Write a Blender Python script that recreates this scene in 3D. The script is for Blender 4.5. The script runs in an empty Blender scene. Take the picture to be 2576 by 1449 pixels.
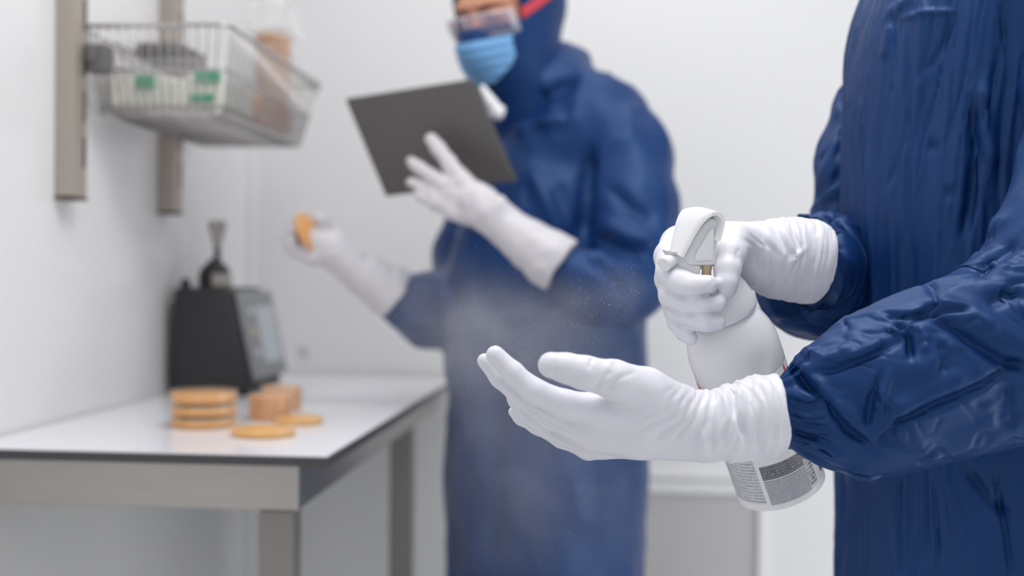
import bpy, math, random
import numpy as np
from mathutils import Vector, Matrix, Euler
random.seed(7)
R = math.radians
scene = bpy.context.scene
COL = scene.collection

# ------------------------------------------------------------------ camera
F = 3000.0
CAMZ = 1.12
cam_d = bpy.data.cameras.new('camera')
cam = bpy.data.objects.new('camera', cam_d)
COL.objects.link(cam)
cam_d.sensor_width = 36.0
cam_d.lens = F / 2576 * 36.0
cam_d.clip_start = 0.02
MW = Matrix.Translation((0, 0, CAMZ)) @ Matrix.Rotation(R(5.0), 4, 'Z') @ Matrix.Rotation(R(90 - 0.50), 4, 'X') @ Matrix.Rotation(R(0.6), 4, 'Z')
cam.matrix_world = MW
cam_d.dof.use_dof = True
cam_d.dof.focus_distance = 1.0
cam_d.dof.aperture_fstop = 2.7
scene.camera = cam
M3 = np.array(MW.to_3x3()); C0 = np.array(MW.translation)

def P(px, py, d):
    v = np.array([(px - 1288) / F * d, -(py - 724.5) / F * d, -d])
    return M3 @ v + C0
def proj(V):
    c = (V - C0) @ M3
    d = -c[:, 2]
    return c[:, 0] / d * F + 1288, -c[:, 1] / d * F + 724.5, d
XC, YC, ZC = M3[:, 0], M3[:, 1], -M3[:, 2]      # right, up, away

# ------------------------------------------------------------------ materials
def new_mat(name):
    m = bpy.data.materials.new(name); m.use_nodes = True
    nt = m.node_tree
    return m, nt, nt.nodes['Principled BSDF']
def srgb(r, g, b):
    f = lambda c: (c / 255 / 12.92) if c / 255 <= .04045 else ((c / 255 + .055) / 1.055) ** 2.4
    return (f(r), f(g), f(b), 1)
def mat(name, col, rough=.5, metal=0., noise=0.0, nscale=30., bump=0., bscale=200., **kw):
    m, nt, b = new_mat(name)
    b.inputs['Base Color'].default_value = col
    b.inputs['Roughness'].default_value = rough
    b.inputs['Metallic'].default_value = metal
    for k, v in kw.items():
        b.inputs[k.replace('_', ' ')].default_value = v
    tc = nt.nodes.new('ShaderNodeTexCoord')
    if noise > 0:
        n = nt.nodes.new('ShaderNodeTexNoise'); n.inputs['Scale'].default_value = nscale
        nt.links.new(tc.outputs['Object'], n.inputs['Vector'])
        mx = nt.nodes.new('ShaderNodeMix'); mx.data_type = 'RGBA'
        mx.inputs[6].default_value = tuple(c * (1 - noise) for c in col[:3]) + (1,)
        mx.inputs[7].default_value = tuple(min(1, c * (1 + noise)) for c in col[:3]) + (1,)
        nt.links.new(n.outputs['Fac'], mx.inputs[0]); nt.links.new(mx.outputs[2], b.inputs['Base Color'])
    if bump > 0:
        n2 = nt.nodes.new('ShaderNodeTexNoise'); n2.inputs['Scale'].default_value = bscale
        n2.inputs['Detail'].default_value = 3
        nt.links.new(tc.outputs['Object'], n2.inputs['Vector'])
        bp = nt.nodes.new('ShaderNodeBump'); bp.inputs['Strength'].default_value = bump
        bp.inputs['Distance'].default_value = .002
        nt.links.new(n2.outputs['Fac'], bp.inputs['Height']); nt.links.new(bp.outputs['Normal'], b.inputs['Normal'])
    return m

M = {}
M['wall'] = mat('white_wall_panel', srgb(232, 232, 233), .35, noise=.015, nscale=2.)
M['wall_left'] = mat('white_glossy_wall_panel', srgb(236, 236, 236), .22, noise=.015, nscale=2.)
M['floor'] = mat('pale_vinyl_floor', srgb(232, 232, 233), .4, noise=.03, nscale=6.)
M['ceil'] = mat('white_ceiling', srgb(240, 240, 240), .6, noise=.01, nscale=3.)
M['cover'] = mat('navy_coverall_cloth', srgb(11, 47, 100), .50, noise=.10, nscale=14., bump=.12, bscale=160.,
                 Specular_IOR_Level=.55)
M['cover'].node_tree.nodes['Principled BSDF'].inputs['Specular Tint'].default_value = (.45, .68, 1, 1)
M['glove'] = mat('white_nitrile', srgb(222, 222, 230), .48, noise=.02, nscale=20., bump=.12, bscale=120.)
M['glove2'] = mat('pale_grey_nitrile', srgb(206, 203, 208), .5, noise=.02, nscale=20.)
M['plastic'] = mat('white_plastic', srgb(233, 233, 236), .35, noise=.01, nscale=20.)
M['plastic_grey'] = mat('pale_grey_plastic', srgb(205, 205, 208), .4, noise=.01, nscale=20.)
M['tan'] = mat('tan_piston_plastic', srgb(205, 186, 150), .4, noise=.05, nscale=90.)
M['red'] = mat('red_label_print', srgb(222, 62, 76), .45, noise=.03, nscale=90.)
M['skin'] = mat('skin', srgb(214, 152, 124), .5, noise=.05, nscale=30., Subsurface_Weight=.1)
M['brow'] = mat('dark_brow_hair', srgb(60, 42, 36), .8, noise=.1, nscale=200.)
M['eye'] = mat('dark_eye', srgb(52, 46, 60), .2, noise=.05, nscale=200.)
M['mask'] = mat('light_blue_mask_cloth', srgb(118, 172, 222), .75, noise=.04, nscale=40.)
M['strap'] = mat('red_elastic_strap', srgb(205, 60, 72), .6, noise=.1, nscale=150.)
M['tablet'] = mat('space_grey_tablet_metal', srgb(98, 94, 94), .5, 0.2, noise=.04, nscale=8.)
M['screen'] = mat('black_glass_screen', srgb(20, 20, 24), .1, noise=.02, nscale=8.)
M['black'] = mat('black_device_plastic', srgb(44, 43, 46), .55, noise=.06, nscale=12., bump=.1, bscale=300.)
M['devgrey'] = mat('mid_grey_device_plastic', srgb(136, 138, 140), .45, noise=.03, nscale=12.)
M['lcd'] = mat('pale_blue_grey_display', srgb(182, 190, 196), .3, noise=.05, nscale=25.)
M['clampgrey'] = mat('dark_grey_clamp_plastic', srgb(104, 102, 102), .45, noise=.04, nscale=30.)
M['darkedge'] = mat('dark_laminate_core', srgb(70, 69, 71), .5, noise=.05, nscale=60.)
M['top'] = mat('white_laminate', srgb(236, 236, 242), .16, noise=.01, nscale=5.)
M['rail'] = mat('warm_grey_metal_rail', srgb(176, 167, 157), .42, .35, noise=.03, nscale=8.)
M['slot'] = mat('dark_slot', srgb(58, 52, 48), .6, noise=.02, nscale=30.)
M['agar'] = mat('orange_agar', srgb(224, 146, 22), .3, noise=.06, nscale=40., Subsurface_Weight=.0)
M['agar_pink'] = mat('peach_agar', srgb(222, 142, 70), .3, noise=.06, nscale=40.)
M['agar_yellow'] = mat('yellow_agar', srgb(236, 168, 26), .3, noise=.06, nscale=40.)
M['pack'] = mat('cream_white_paper', srgb(240, 240, 228), .6, noise=.04, nscale=20.)
M['green'] = mat('green_print', srgb(40, 165, 120), .5, noise=.06, nscale=50.)
M['grille'] = None

def brushed():
    m, nt, b = new_mat('brushed_stainless_steel')
    b.inputs['Metallic'].default_value = .85
    b.inputs['Roughness'].default_value = .3
    tc = nt.nodes.new('ShaderNodeTexCoord'); mp = nt.nodes.new('ShaderNodeMapping')
    mp.inputs['Scale'].default_value = (3, 3, 260)
    n = nt.nodes.new('ShaderNodeTexNoise'); n.inputs['Scale'].default_value = 3; n.inputs['Detail'].default_value = 4
    cr = nt.nodes.new('ShaderNodeValToRGB')
    cr.color_ramp.elements[0].color = srgb(168, 164, 160); cr.color_ramp.elements[1].color = srgb(194, 189, 185)
    nt.links.new(tc.outputs['Object'], mp.inputs['Vector']); nt.links.new(mp.outputs['Vector'], n.inputs['Vector'])
    nt.links.new(n.outputs['Fac'], cr.inputs['Fac']); nt.links.new(cr.outputs['Color'], b.inputs['Base Color'])
    return m
M['steel'] = brushed()
M['steel_dull'] = mat('dull_steel_leg', srgb(142, 137, 134), .45, .4, noise=.03, nscale=10.)
M['wire'] = mat('chrome_wire', srgb(190, 187, 186), .22, .9, noise=.02, nscale=40.)
M['chrome'] = mat('satin_silver_metal', srgb(180, 174, 168), .3, .8, noise=.03, nscale=40.)

def clear(name, col, alpha, rough=.08):
    m, nt, b = new_mat(name)
    b.inputs['Base Color'].default_value = col; b.inputs['Roughness'].default_value = rough
    b.inputs['Specular IOR Level'].default_value = .8
    n = nt.nodes.new('ShaderNodeTexNoise'); n.inputs['Scale'].default_value = 35
    tc = nt.nodes.new('ShaderNodeTexCoord'); nt.links.new(tc.outputs['Object'], n.inputs['Vector'])
    mr = nt.nodes.new('ShaderNodeMapRange')
    mr.inputs['To Min'].default_value = max(0, alpha - .08); mr.inputs['To Max'].default_value = alpha + .08
    nt.links.new(n.outputs['Fac'], mr.inputs['Value']); nt.links.new(mr.outputs['Result'], b.inputs['Alpha'])
    return m
M['clear'] = clear('clear_polystyrene', (.98, .84, .62, 1), .09)
M['film'] = clear('clear_plastic_film', (.86, .86, .9, 1), .15, .15)
M['film_dense'] = clear('crumpled_plastic_film', (.97, .97, .97, 1), .4, .15)
M['lens'] = clear('clear_goggle_lens', (.38, .36, .52, 1), .30, .05)
M['lensframe'] = clear('clear_goggle_frame', (.8, .79, .86, 1), .36, .15)

def grille_mat():
    m, nt, b = new_mat('perforated_grey_sheet')
    tc = nt.nodes.new('ShaderNodeTexCoord')
    mp = nt.nodes.new('ShaderNodeMapping'); mp.inputs['Scale'].default_value = (125, 125, 125)
    nt.links.new(tc.outputs['Object'], mp.inputs['Vector'])
    fr = nt.nodes.new('ShaderNodeVectorMath'); fr.operation = 'FRACTION'
    nt.links.new(mp.outputs['Vector'], fr.inputs[0])
    sub = nt.nodes.new('ShaderNodeVectorMath'); sub.operation = 'SUBTRACT'; sub.inputs[1].default_value = (.5, .5, .5)
    nt.links.new(fr.outputs[0], sub.inputs[0])
    mul = nt.nodes.new('ShaderNodeVectorMath'); mul.operation = 'MULTIPLY'; mul.inputs[1].default_value = (1, 0, 1)
    nt.links.new(sub.outputs[0], mul.inputs[0])
    ln = nt.nodes.new('ShaderNodeVectorMath'); ln.operation = 'LENGTH'; nt.links.new(mul.outputs[0], ln.inputs[0])
    cr = nt.nodes.new('ShaderNodeValToRGB')
    cr.color_ramp.elements[0].position = .28; cr.color_ramp.elements[0].color = srgb(150, 149, 148)
    cr.color_ramp.elements[1].position = .36; cr.color_ramp.elements[1].color = srgb(205, 204, 204)
    nt.links.new(ln.outputs['Value'], cr.inputs['Fac']); nt.links.new(cr.outputs['Color'], b.inputs['Base Color'])
    b.inputs['Roughness'].default_value = .5
    return m
M['grille'] = grille_mat()

def text_mat(name, base, ink, lines, words, cover):
    m, nt, b = new_mat(name)
    L = nt.links.new
    uv = nt.nodes.new('ShaderNodeUVMap')
    sp = nt.nodes.new('ShaderNodeSeparateXYZ'); L(uv.outputs['UV'], sp.inputs[0])
    my = nt.nodes.new('ShaderNodeMath'); my.operation = 'MULTIPLY'; my.inputs[1].default_value = lines; L(sp.outputs['Y'], my.inputs[0])
    fr = nt.nodes.new('ShaderNodeMath'); fr.operation = 'FRACT'; L(my.outputs[0], fr.inputs[0])
    fl = nt.nodes.new('ShaderNodeMath'); fl.operation = 'FLOOR'; L(my.outputs[0], fl.inputs[0])
    gt = nt.nodes.new('ShaderNodeMath'); gt.operation = 'GREATER_THAN'; gt.inputs[1].default_value = .42; L(fr.outputs[0], gt.inputs[0])
    mx_ = nt.nodes.new('ShaderNodeMath'); mx_.operation = 'MULTIPLY'; mx_.inputs[1].default_value = words; L(sp.outputs['X'], mx_.inputs[0])
    cb = nt.nodes.new('ShaderNodeCombineXYZ'); L(mx_.outputs[0], cb.inputs['X'])
    m7 = nt.nodes.new('ShaderNodeMath'); m7.operation = 'MULTIPLY'; m7.inputs[1].default_value = 7.31; L(fl.outputs[0], m7.inputs[0]); L(m7.outputs[0], cb.inputs['Y'])
    n = nt.nodes.new('ShaderNodeTexNoise'); n.inputs['Scale'].default_value = 1.; n.inputs['Detail'].default_value = 1.; L(cb.outputs[0], n.inputs['Vector'])
    g2 = nt.nodes.new('ShaderNodeMath'); g2.operation = 'GREATER_THAN'; g2.inputs[1].default_value = cover; L(n.outputs['Fac'], g2.inputs[0])
    mm = nt.nodes.new('ShaderNodeMath'); mm.operation = 'MULTIPLY'; L(gt.outputs[0], mm.inputs[0]); L(g2.outputs[0], mm.inputs[1])
    mix = nt.nodes.new('ShaderNodeMix'); mix.data_type = 'RGBA'; mix.inputs[6].default_value = base; mix.inputs[7].default_value = ink
    L(mm.outputs[0], mix.inputs[0]); L(mix.outputs[2], b.inputs['Base Color'])
    b.inputs['Roughness'].default_value = .4
    return m

# ------------------------------------------------------------------ object helpers
def link(o, parent=None):
    COL.objects.link(o)
    if parent is not None: o.parent = parent
    return o
def obj_np(name, V, Fc, m, parent=None, smooth=True, uv=None):
    me = bpy.data.meshes.new(name)
    V = np.asarray(V, dtype=float)
    me.from_pydata(V.tolist(), [], [list(map(int, f)) for f in Fc])
    me.validate()
    if smooth:
        me.polygons.foreach_set('use_smooth', [True] * len(me.polygons))
    if uv is not None:
        ul = me.uv_layers.new(name='UVMap')
        li = np.zeros(len(me.loops), dtype=int); me.loops.foreach_get('vertex_index', li)
        ul.data.foreach_set('uv', np.asarray(uv)[li].ravel())
    me.materials.append(m)
    me.update()
    o = bpy.data.objects.new(name, me)
    return link(o, parent)
def tag(o, label=None, cat=None, group=None, kind=None):
    if label: o['label'] = label
    if cat: o['category'] = cat
    if group: o['group'] = group
    if kind: o['kind'] = kind
    return o
def thing(name, label, cat, group=None, loc=(0, 0, 0)):
    o = bpy.data.objects.new(name, None); o.empty_display_size = .05
    o.location = loc
    COL.objects.link(o)
    return tag(o, label, cat, group)
class MB:
    def __init__(s): s.V = []; s.F = []
    def add(s, V, Fc):
        n = len(s.V); s.V += [list(map(float, v)) for v in V]; s.F += [[i + n for i in f] for f in Fc]
    def box(s, lo, hi, bev=0.):
        x0, y0, z0 = lo; x1, y1, z1 = hi
        if bev <= 0:
            V = [(x0,y0,z0),(x1,y0,z0),(x1,y1,z0),(x0,y1,z0),(x0,y0,z1),(x1,y0,z1),(x1,y1,z1),(x0,y1,z1)]
            s.add(V, [(0,3,2,1),(4,5,6,7),(0,1,5,4),(1,2,6,5),(2,3,7,6),(3,0,4,7)]); return
        import bmesh
        bm = bmesh.new()
        bmesh.ops.create_cube(bm, size=1)
        for v in bm.verts:
            v.co = Vector(((x0 + x1) / 2 + v.co.x * (x1 - x0), (y0 + y1) / 2 + v.co.y * (y1 - y0), (z0 + z1) / 2 + v.co.z * (z1 - z0)))
        bmesh.ops.bevel(bm, geom=list(bm.edges), offset=bev, segments=2, affect='EDGES', profile=.5)
        bm.verts.index_update()
        s.add([v.co for v in bm.verts], [[v.index for v in f.verts] for f in bm.faces]); bm.free()
    def tube(s, pts, r, n=8, caps=True):
        pts = [np.array(p, float) for p in pts]
        rr = r if hasattr(r, '__len__') else [r] * len(pts)
        N = len(pts); base = len(s.V)
        t0 = pts[1] - pts[0]; t0 /= np.linalg.norm(t0)
        ref = np.array([0, 0, 1.]) if abs(t0[2]) < .9 else np.array([1., 0, 0])
        u = np.cross(t0, ref); u /= np.linalg.norm(u)
        for i, p in enumerate(pts):
            t = (pts[min(i + 1, N - 1)] - pts[max(i - 1, 0)]); t /= np.linalg.norm(t)
            u = u - t * u.dot(t); u /= np.linalg.norm(u); v = np.cross(t, u)
            for k in range(n):
                a = 2 * math.pi * k / n
                s.V.append(list(p + rr[i] * (math.cos(a) * u + math.sin(a) * v)))
        for i in range(N - 1):
            for k in range(n):
                a = base + i * n + k; b = base + i * n + (k + 1) % n
                s.F.append([a, b, b + n, a + n])
        if caps:
            s.F.append([base + k for k in range(n)][::-1]); s.F.append([base + (N - 1) * n + k for k in range(n)])
    def lathe(s, prof, mtx=None, n=48, a0=0., a1=2 * math.pi, closed=True):
        # prof: list of (r, z)
        base = len(s.V); full = closed
        cnt = n if full else n + 1
        for r, z in prof:
            for k in range(cnt):
                a = a0 + (a1 - a0) * k / n
                p = Vector((r * math.cos(a), r * math.sin(a), z))
                if mtx is not None: p = mtx @ p
                s.V.append(list(p))
        for i in range(len(prof) - 1):
            for k in range(n):
                a = base + i * cnt + k; b = base + i * cnt + (k + 1) % cnt
                s.F.append([a, b, b + cnt, a + cnt])
    def build(s, name, m, parent=None, smooth=False, auto=None):
        o = obj_np(name, s.V, s.F, m, parent, smooth or auto is not None)
        if auto is not None:
            me = o.data
            try: me.set_sharp_from_angle(angle=R(auto))
            except Exception: pass
        return o

# ------------------------------------------------------------------ numpy noise
def vnoise(p, seed=0):
    p = np.asarray(p, float)
    i = np.floor(p).astype(np.int64); f = p - i; f = f * f * (3 - 2 * f)
    def h(ix, iy, iz):
        n = (ix * 374761393 + iy * 668265263 + iz * 2147483647 + seed * 974711) & 0xffffffff
        n = ((n ^ (n >> 13)) * 1274126177) & 0xffffffff
        n = n ^ (n >> 16)
        return (n & 0xffff) / 65535.0 * 2 - 1
    r = 0
    for dx in (0, 1):
        for dy in (0, 1):
            for dz in (0, 1):
                w = (f[:, 0] if dx else 1 - f[:, 0]) * (f[:, 1] if dy else 1 - f[:, 1]) * (f[:, 2] if dz else 1 - f[:, 2])
                r = r + w * h(i[:, 0] + dx, i[:, 1] + dy, i[:, 2] + dz)
    return r
def ridged(p, seed=0): return 1 - 2 * np.abs(vnoise(p, seed))
RQ = np.array([[.80, .36, -.48], [0., .80, .60], [.60, -.48, .64]])
def crease(p, seed=0, w=.10):
    q = p @ RQ
    n = vnoise(q, seed) + .35 * vnoise(q * 2.3, seed + 1)
    return -np.exp(-(n / w) ** 2) * np.clip(vnoise(q * .6, seed + 2) * 1.5 + .45, 0, 1)

def vnormals(V, Fq):
    Fq = np.asarray(Fq)
    a, b, c, d = V[Fq[:, 0]], V[Fq[:, 1]], V[Fq[:, 2]], V[Fq[:, 3]]
    n = np.cross(c - a, d - b)
    N = np.zeros_like(V)
    for k in range(4): np.add.at(N, Fq[:, k], n)
    l = np.linalg.norm(N, axis=1, keepdims=True); l[l == 0] = 1
    return N / l

def strokes(V, N, S, base_d=None):
    """sculpt creases and folds: S = list of (polyline px, width px, height m)"""
    x, y, d = proj(V)
    view = (C0 - V); view /= np.linalg.norm(view, axis=1, keepdims=True)
    face = np.clip((N * view).sum(1) * 2.0, 0, 1)
    disp = np.zeros(len(V))
    for pts, w, h in S:
        pts = np.array(pts, float)
        lo = pts.min(0) - 3 * w; hi = pts.max(0) + 3 * w
        m = (x > lo[0]) & (x < hi[0]) & (y > lo[1]) & (y < hi[1]) & (face > 0)
        if not m.any(): continue
        q = np.stack([x[m], y[m]], 1)
        best = np.full(len(q), 1e9); tt = np.zeros(len(q))
        seg = np.linalg.norm(np.diff(pts, axis=0), axis=1); L = seg.sum(); acc = 0
        for i in range(len(pts) - 1):
            a, b = pts[i], pts[i + 1]; ab = b - a
            t = np.clip(((q - a) @ ab) / (ab @ ab), 0, 1)
            dd = np.linalg.norm(q - a - t[:, None] * ab, axis=1)
            s = dd < best; best[s] = dd[s]; tt[s] = (acc + t[s] * seg[i]) / L; acc += seg[i]
        taper = np.clip(np.minimum(tt, 1 - tt) * 5 + .25, 0, 1)
        disp[m] += h * np.exp(-(best / w) ** 2) * taper * face[m]
    return V + N * disp[:, None]

# ------------------------------------------------------------------ SDF modelling
def smin(a, b, k):
    if k <= 0: return np.minimum(a, b)
    h = np.clip(.5 + .5 * (b - a) / k, 0, 1)
    return b * (1 - h) + a * h - k * h * (1 - h)
def cone_sdf(Q, a, b, ra, rb):
    ab = b - a; t = np.clip(((Q - a) @ ab) / (ab @ ab), 0, 1)
    return np.linalg.norm(Q - a - t[:, None] * ab, axis=1) - (ra + (rb - ra) * t)
def chain_sdf(Q, ch, k=.004):
    """ch: list of (point, radius)"""
    r = None
    for (a, ra), (b, rb) in zip(ch[:-1], ch[1:]):
        s = cone_sdf(Q, a, b, ra, rb)
        r = s if r is None else smin(r, s, k)
    return r
def PX(lst):
    return [(P(x, y, d), r * d / F) for x, y, d, r in lst]
def surface(fn, lo, hi, h):
    lo = np.array(lo); hi = np.array(hi)
    n = np.ceil((hi - lo) / h).astype(int) + 1
    ax = [lo[i] + np.arange(n[i]) * h for i in range(3)]
    G = np.empty(n, dtype=np.float32)
    YZ = np.stack(np.meshgrid(ax[1], ax[2], indexing='ij'), -1).reshape(-1, 2)
    step = max(1, int(400000 / len(YZ)))
    for i in range(0, n[0], step):
        xs = ax[0][i:i + step]
        Q = np.concatenate([np.repeat(xs, len(YZ))[:, None], np.tile(YZ, (len(xs), 1))], 1)
        G[i:i + step] = fn(Q).reshape(len(xs), n[1], n[2])
    S = G < 0
    c = np.zeros(n - 1, int); acc = np.zeros(tuple(n - 1) + (3,)); cnt = np.zeros(n - 1)
    sl = lambda o, ln: tuple(slice(o[i], o[i] + ln[i]) for i in range(3))
    m = n - 1
    edges = []
    for axis in range(3):
        for o1 in (0, 1):
            for o2 in (0, 1):
                o = [0, 0, 0]; oth = [i for i in range(3) if i != axis]
                o[oth[0]] = o1; o[oth[1]] = o2
                e = list(o); e[axis] = 1
                A = G[sl(o, m)]; B = G[sl(e, m)]
                cr = (A < 0) != (B < 0)
                t = np.where(cr, A / np.where(cr, A - B, 1), 0)
                pos = np.zeros(tuple(m) + (3,)); pos[..., axis] = t; pos[..., oth[0]] = o1; pos[..., oth[1]] = o2
                acc += pos * cr[..., None]; cnt += cr
    act = cnt > 0
    idx = np.full(m, -1); idx[act] = np.arange(act.sum())
    cell = np.argwhere(act)
    V = lo + h * (cell + acc[act] / cnt[act][:, None])
    faces = []
    for axis in range(3):
        oth = [(axis + 1) % 3, (axis + 2) % 3]
        A = np.take(S, range(0, n[axis] - 1), axis); B = np.take(S, range(1, n[axis]), axis)
        cr = np.argwhere(A != B)
        ok = (cr[:, oth[0]] > 0) & (cr[:, oth[1]] > 0) & (cr[:, oth[0]] < n[oth[0]] - 1) & (cr[:, oth[1]] < n[oth[1]] - 1)
        cr = cr[ok]
        ins = A[tuple(cr.T)]
        q = []
        for da, db in ((1, 1), (0, 1), (0, 0), (1, 0)):
            k = cr.copy(); k[:, oth[0]] -= da; k[:, oth[1]] -= db
            q.append(idx[tuple(k.T)])
        q = np.stack(q, 1)
        q[~ins] = q[~ins][:, ::-1]
        faces.append(q)
    Fq = np.concatenate(faces)
    Fq = Fq[(Fq >= 0).all(1)]
    return V, Fq
def relax(V, Fq, it=2, f=.5):
    E = np.concatenate([Fq[:, [0, 1]], Fq[:, [1, 2]], Fq[:, [2, 3]], Fq[:, [3, 0]]])
    for _ in range(it):
        A = np.zeros_like(V); c = np.zeros(len(V))
        for i in range(3):
            A[:, i] = np.bincount(E[:, 0], V[E[:, 1], i], len(V)) + np.bincount(E[:, 1], V[E[:, 0], i], len(V))
        c = np.bincount(E[:, 0], minlength=len(V)) + np.bincount(E[:, 1], minlength=len(V))
        V = V * (1 - f) + f * A / np.maximum(c, 1)[:, None]
    return V
def bounds(chains, pad):
    pts = np.array([p for ch in chains for p, r in ch]); rs = np.array([r for ch in chains for p, r in ch])
    return (pts - rs[:, None]).min(0) - pad, (pts + rs[:, None]).max(0) + pad

def catmull(P4, n):
    P4 = np.array(P4, float); m = len(P4)
    Pp = np.vstack([2 * P4[0] - P4[1], P4, 2 * P4[-1] - P4[-2]])
    out = []
    for u in np.linspace(0, m - 1 - 1e-9, n):
        i = int(u); t = u - i
        p0, p1, p2, p3 = Pp[i:i + 4]
        out.append(.5 * ((2 * p1) + (-p0 + p2) * t + (2 * p0 - 5 * p1 + 4 * p2 - p3) * t * t + (-p0 + 3 * p1 - 3 * p2 + p3) * t ** 3))
    return np.array(out)
def sleeve(pxch, ns=220, nt=160, flat=1.0, dispf=None, S=(), flatdir=None):
    """tube through (px,py,d,r px, squash) ; cross-section squashed along view depth"""
    ctrl = []
    for c in pxch:
        x, y, d, r = c[:4]; q = c[4] if len(c) > 4 else flat
        ctrl.append(list(P(x, y, d)) + [r * d / F, q])
    C = catmull(ctrl, ns)
    p = C[:, :3]; T = np.gradient(p, axis=0); T /= np.linalg.norm(T, axis=1, keepdims=True)
    seglen = np.concatenate([[0], np.cumsum(np.linalg.norm(np.diff(p, axis=0), axis=1))])
    W = ZC
    V = np.zeros((ns, nt, 3)); th = np.linspace(0, 2 * math.pi, nt, endpoint=False)
    for i in range(ns):
        v = W - T[i] * T[i].dot(W); v /= np.linalg.norm(v); u = np.cross(T[i], v)
        r = max(C[i, 3], .002)
        V[i] = p[i] + r * (np.cos(th)[:, None] * u + C[i, 4] * np.sin(th)[:, None] * v)
    Vf = V.reshape(-1, 3)
    a = (np.arange(ns - 1)[:, None] * nt + np.arange(nt)[None]).ravel()
    b = (np.arange(ns - 1)[:, None] * nt + (np.arange(nt)[None] + 1) % nt).ravel()
    Fq = np.stack([a, b, b + nt, a + nt], 1)
    N = vnormals(Vf, Fq)
    cen = np.repeat(p, nt, 0)
    if ((Vf - cen) * N).sum() < 0: N = -N; Fq = Fq[:, ::-1]
    s = np.repeat(seglen, nt); t = np.tile(th, ns)
    if dispf is not None:
        Vf = Vf + N * dispf(s, t, Vf)[:, None]; N2 = vnormals(Vf, Fq)
        N = N2
    if len(S): Vf = strokes(Vf, N, S)
    caps = [list(range(nt)), list(range((ns - 1) * nt, ns * nt))[::-1]]
    return Vf, [list(f) for f in Fq] + caps

# ------------------------------------------------------------------ ROOM (world coordinates; x right, y forward, z up)
XW = -.822          # left wall face
YB = 2.62           # back wall face
def struct(name, mb, m):
    o = mb.build(name, m); o['kind'] = 'structure'; return o
b = MB(); b.box((-.95, -1.5, -.1), (1.9, YB + .12, 0)); struct('floor', b, M['floor'])
b = MB(); b.box((-.95, -1.5, 2.5), (1.7, YB + .12, 2.6)); struct('ceiling', b, M['ceil'])
b = MB(); b.box((XW - .12, -1.5, 0), (XW, YB + .12, 2.5)); struct('wall_left', b, M['wall_left'])
b = MB(); b.box((XW, YB, 0), (1.6, YB + .12, 2.5)); struct('wall_back', b, M['wall'])
# coved trim in the corner and panel seam strips
b = MB(); b.tube([(XW + .006, YB - .006, 0), (XW + .006, YB - .006, 2.5)], .012, 10); struct('trim_1', b, M['wall'])
# low duct ledge with perforated grille on the back wall
def wall_pt(px, py, y=YB):
    r = P(px, py, 1.) - C0; return C0 + r * (y - C0[1]) / r[1]
g = thing('vent_grille', 'grey perforated low vent grille under a white ledge on the back wall', 'vent')
gx = wall_pt(1908, 1240)[0]; gz = wall_pt(1780, 1240)[2]; lz1 = wall_pt(1780, 1172)[2]; lz0 = wall_pt(1780, 1206)[2]
b = MB(); b.box((-.20, YB - .010, .08), (gx - .003, YB - .0005, gz)); b.build('perforated_panel', M['grille'], g)
b = MB(); b.box((-.24, YB - .028, lz0), (gx + .01, YB - .0005, lz1), .008); b.build('ledge', M['wall'], g)
b = MB(); b.box((gx - .002, YB - .020, .04), (gx + .010, YB - .0005, lz0 - .001), .002); b.box((-.24, YB - .020, .04), (-.202, YB - .0005, lz0 - .001), .002)
b.box((-.201, YB - .020, gz + .001), (gx - .003, YB - .0005, lz0 - .001), .002); b.build('frame', M['wall'], g)
w = P(747, 886, 2.61)
b = MB()
mt = Matrix.Translation((w[0], YB, w[2])) @ Matrix.Rotation(R(90), 4, 'X')
b.lathe([(.0, .006), (.010, .006), (.013, .004), (.014, 0)], mt, 24)
tag(b.build('wall_plug', M['plastic_grey'], smooth=True), 'small round grey cap on the white back wall right of the black instrument', 'plug')

# ------------------------------------------------------------------ BENCH
ZT = .90
X1 = -.348; Y0 = 1.425
bench = thing('lab_bench', 'white topped stainless steel bench against the left wall', 'table', loc=(-.58, 2.0, 0))
def lb(mb, name, m, **k):
    o = mb.build(name, m, bench, **k); o.location = Vector((.58, -2.0, 0)); return o
b = MB(); b.box((XW + .003, Y0 + .0006, ZT - .0015), (X1 - .0006, YB - .004, ZT)); lb(b, 'tabletop', M['top'])
b = MB(); b.box((XW + .003, Y0, ZT - .0135), (X1, YB - .004, ZT - .0015)); lb(b, 'tabletop_edge', M['darkedge'])
ax1 = -.392; ay0 = 1.455; ay1 = 2.36
zt = ZT - .014
b = MB(); b.box((XW + .006, ay0, zt - .060), (ax1, ay0 + .022, zt), .002); lb(b, 'front_apron', M['steel'])
b = MB(); b.box((ax1 - .022, ay0 + .0225, zt - .060), (ax1 - .001, YB - .02, zt), .002); lb(b, 'side_apron', M['steel'])
b = MB(); b.box((XW + .006, ay0 + .0225, zt - .060), (XW + .028, YB - .02, zt), .002); lb(b, 'wall_apron', M['steel'])
for (lx, ly) in ((ax1 - .050, ay0 + .001), (ax1 - .046, ay1 - .06)):
    b = MB(); b.box((lx, ly, .012), (lx + .043, ly + .043, zt - .061), .0025); o = lb(b, 'leg', M['steel_dull'])
    b = MB(); b.lathe([(.0, .0), (.018, .0), (.018, .008), (.012, .012), (0, .012)], Matrix.Translation((lx + .0215, ly + .0215, 0)), 20)
    f = b.build('levelling_foot', M['black'], o, smooth=False)

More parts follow.
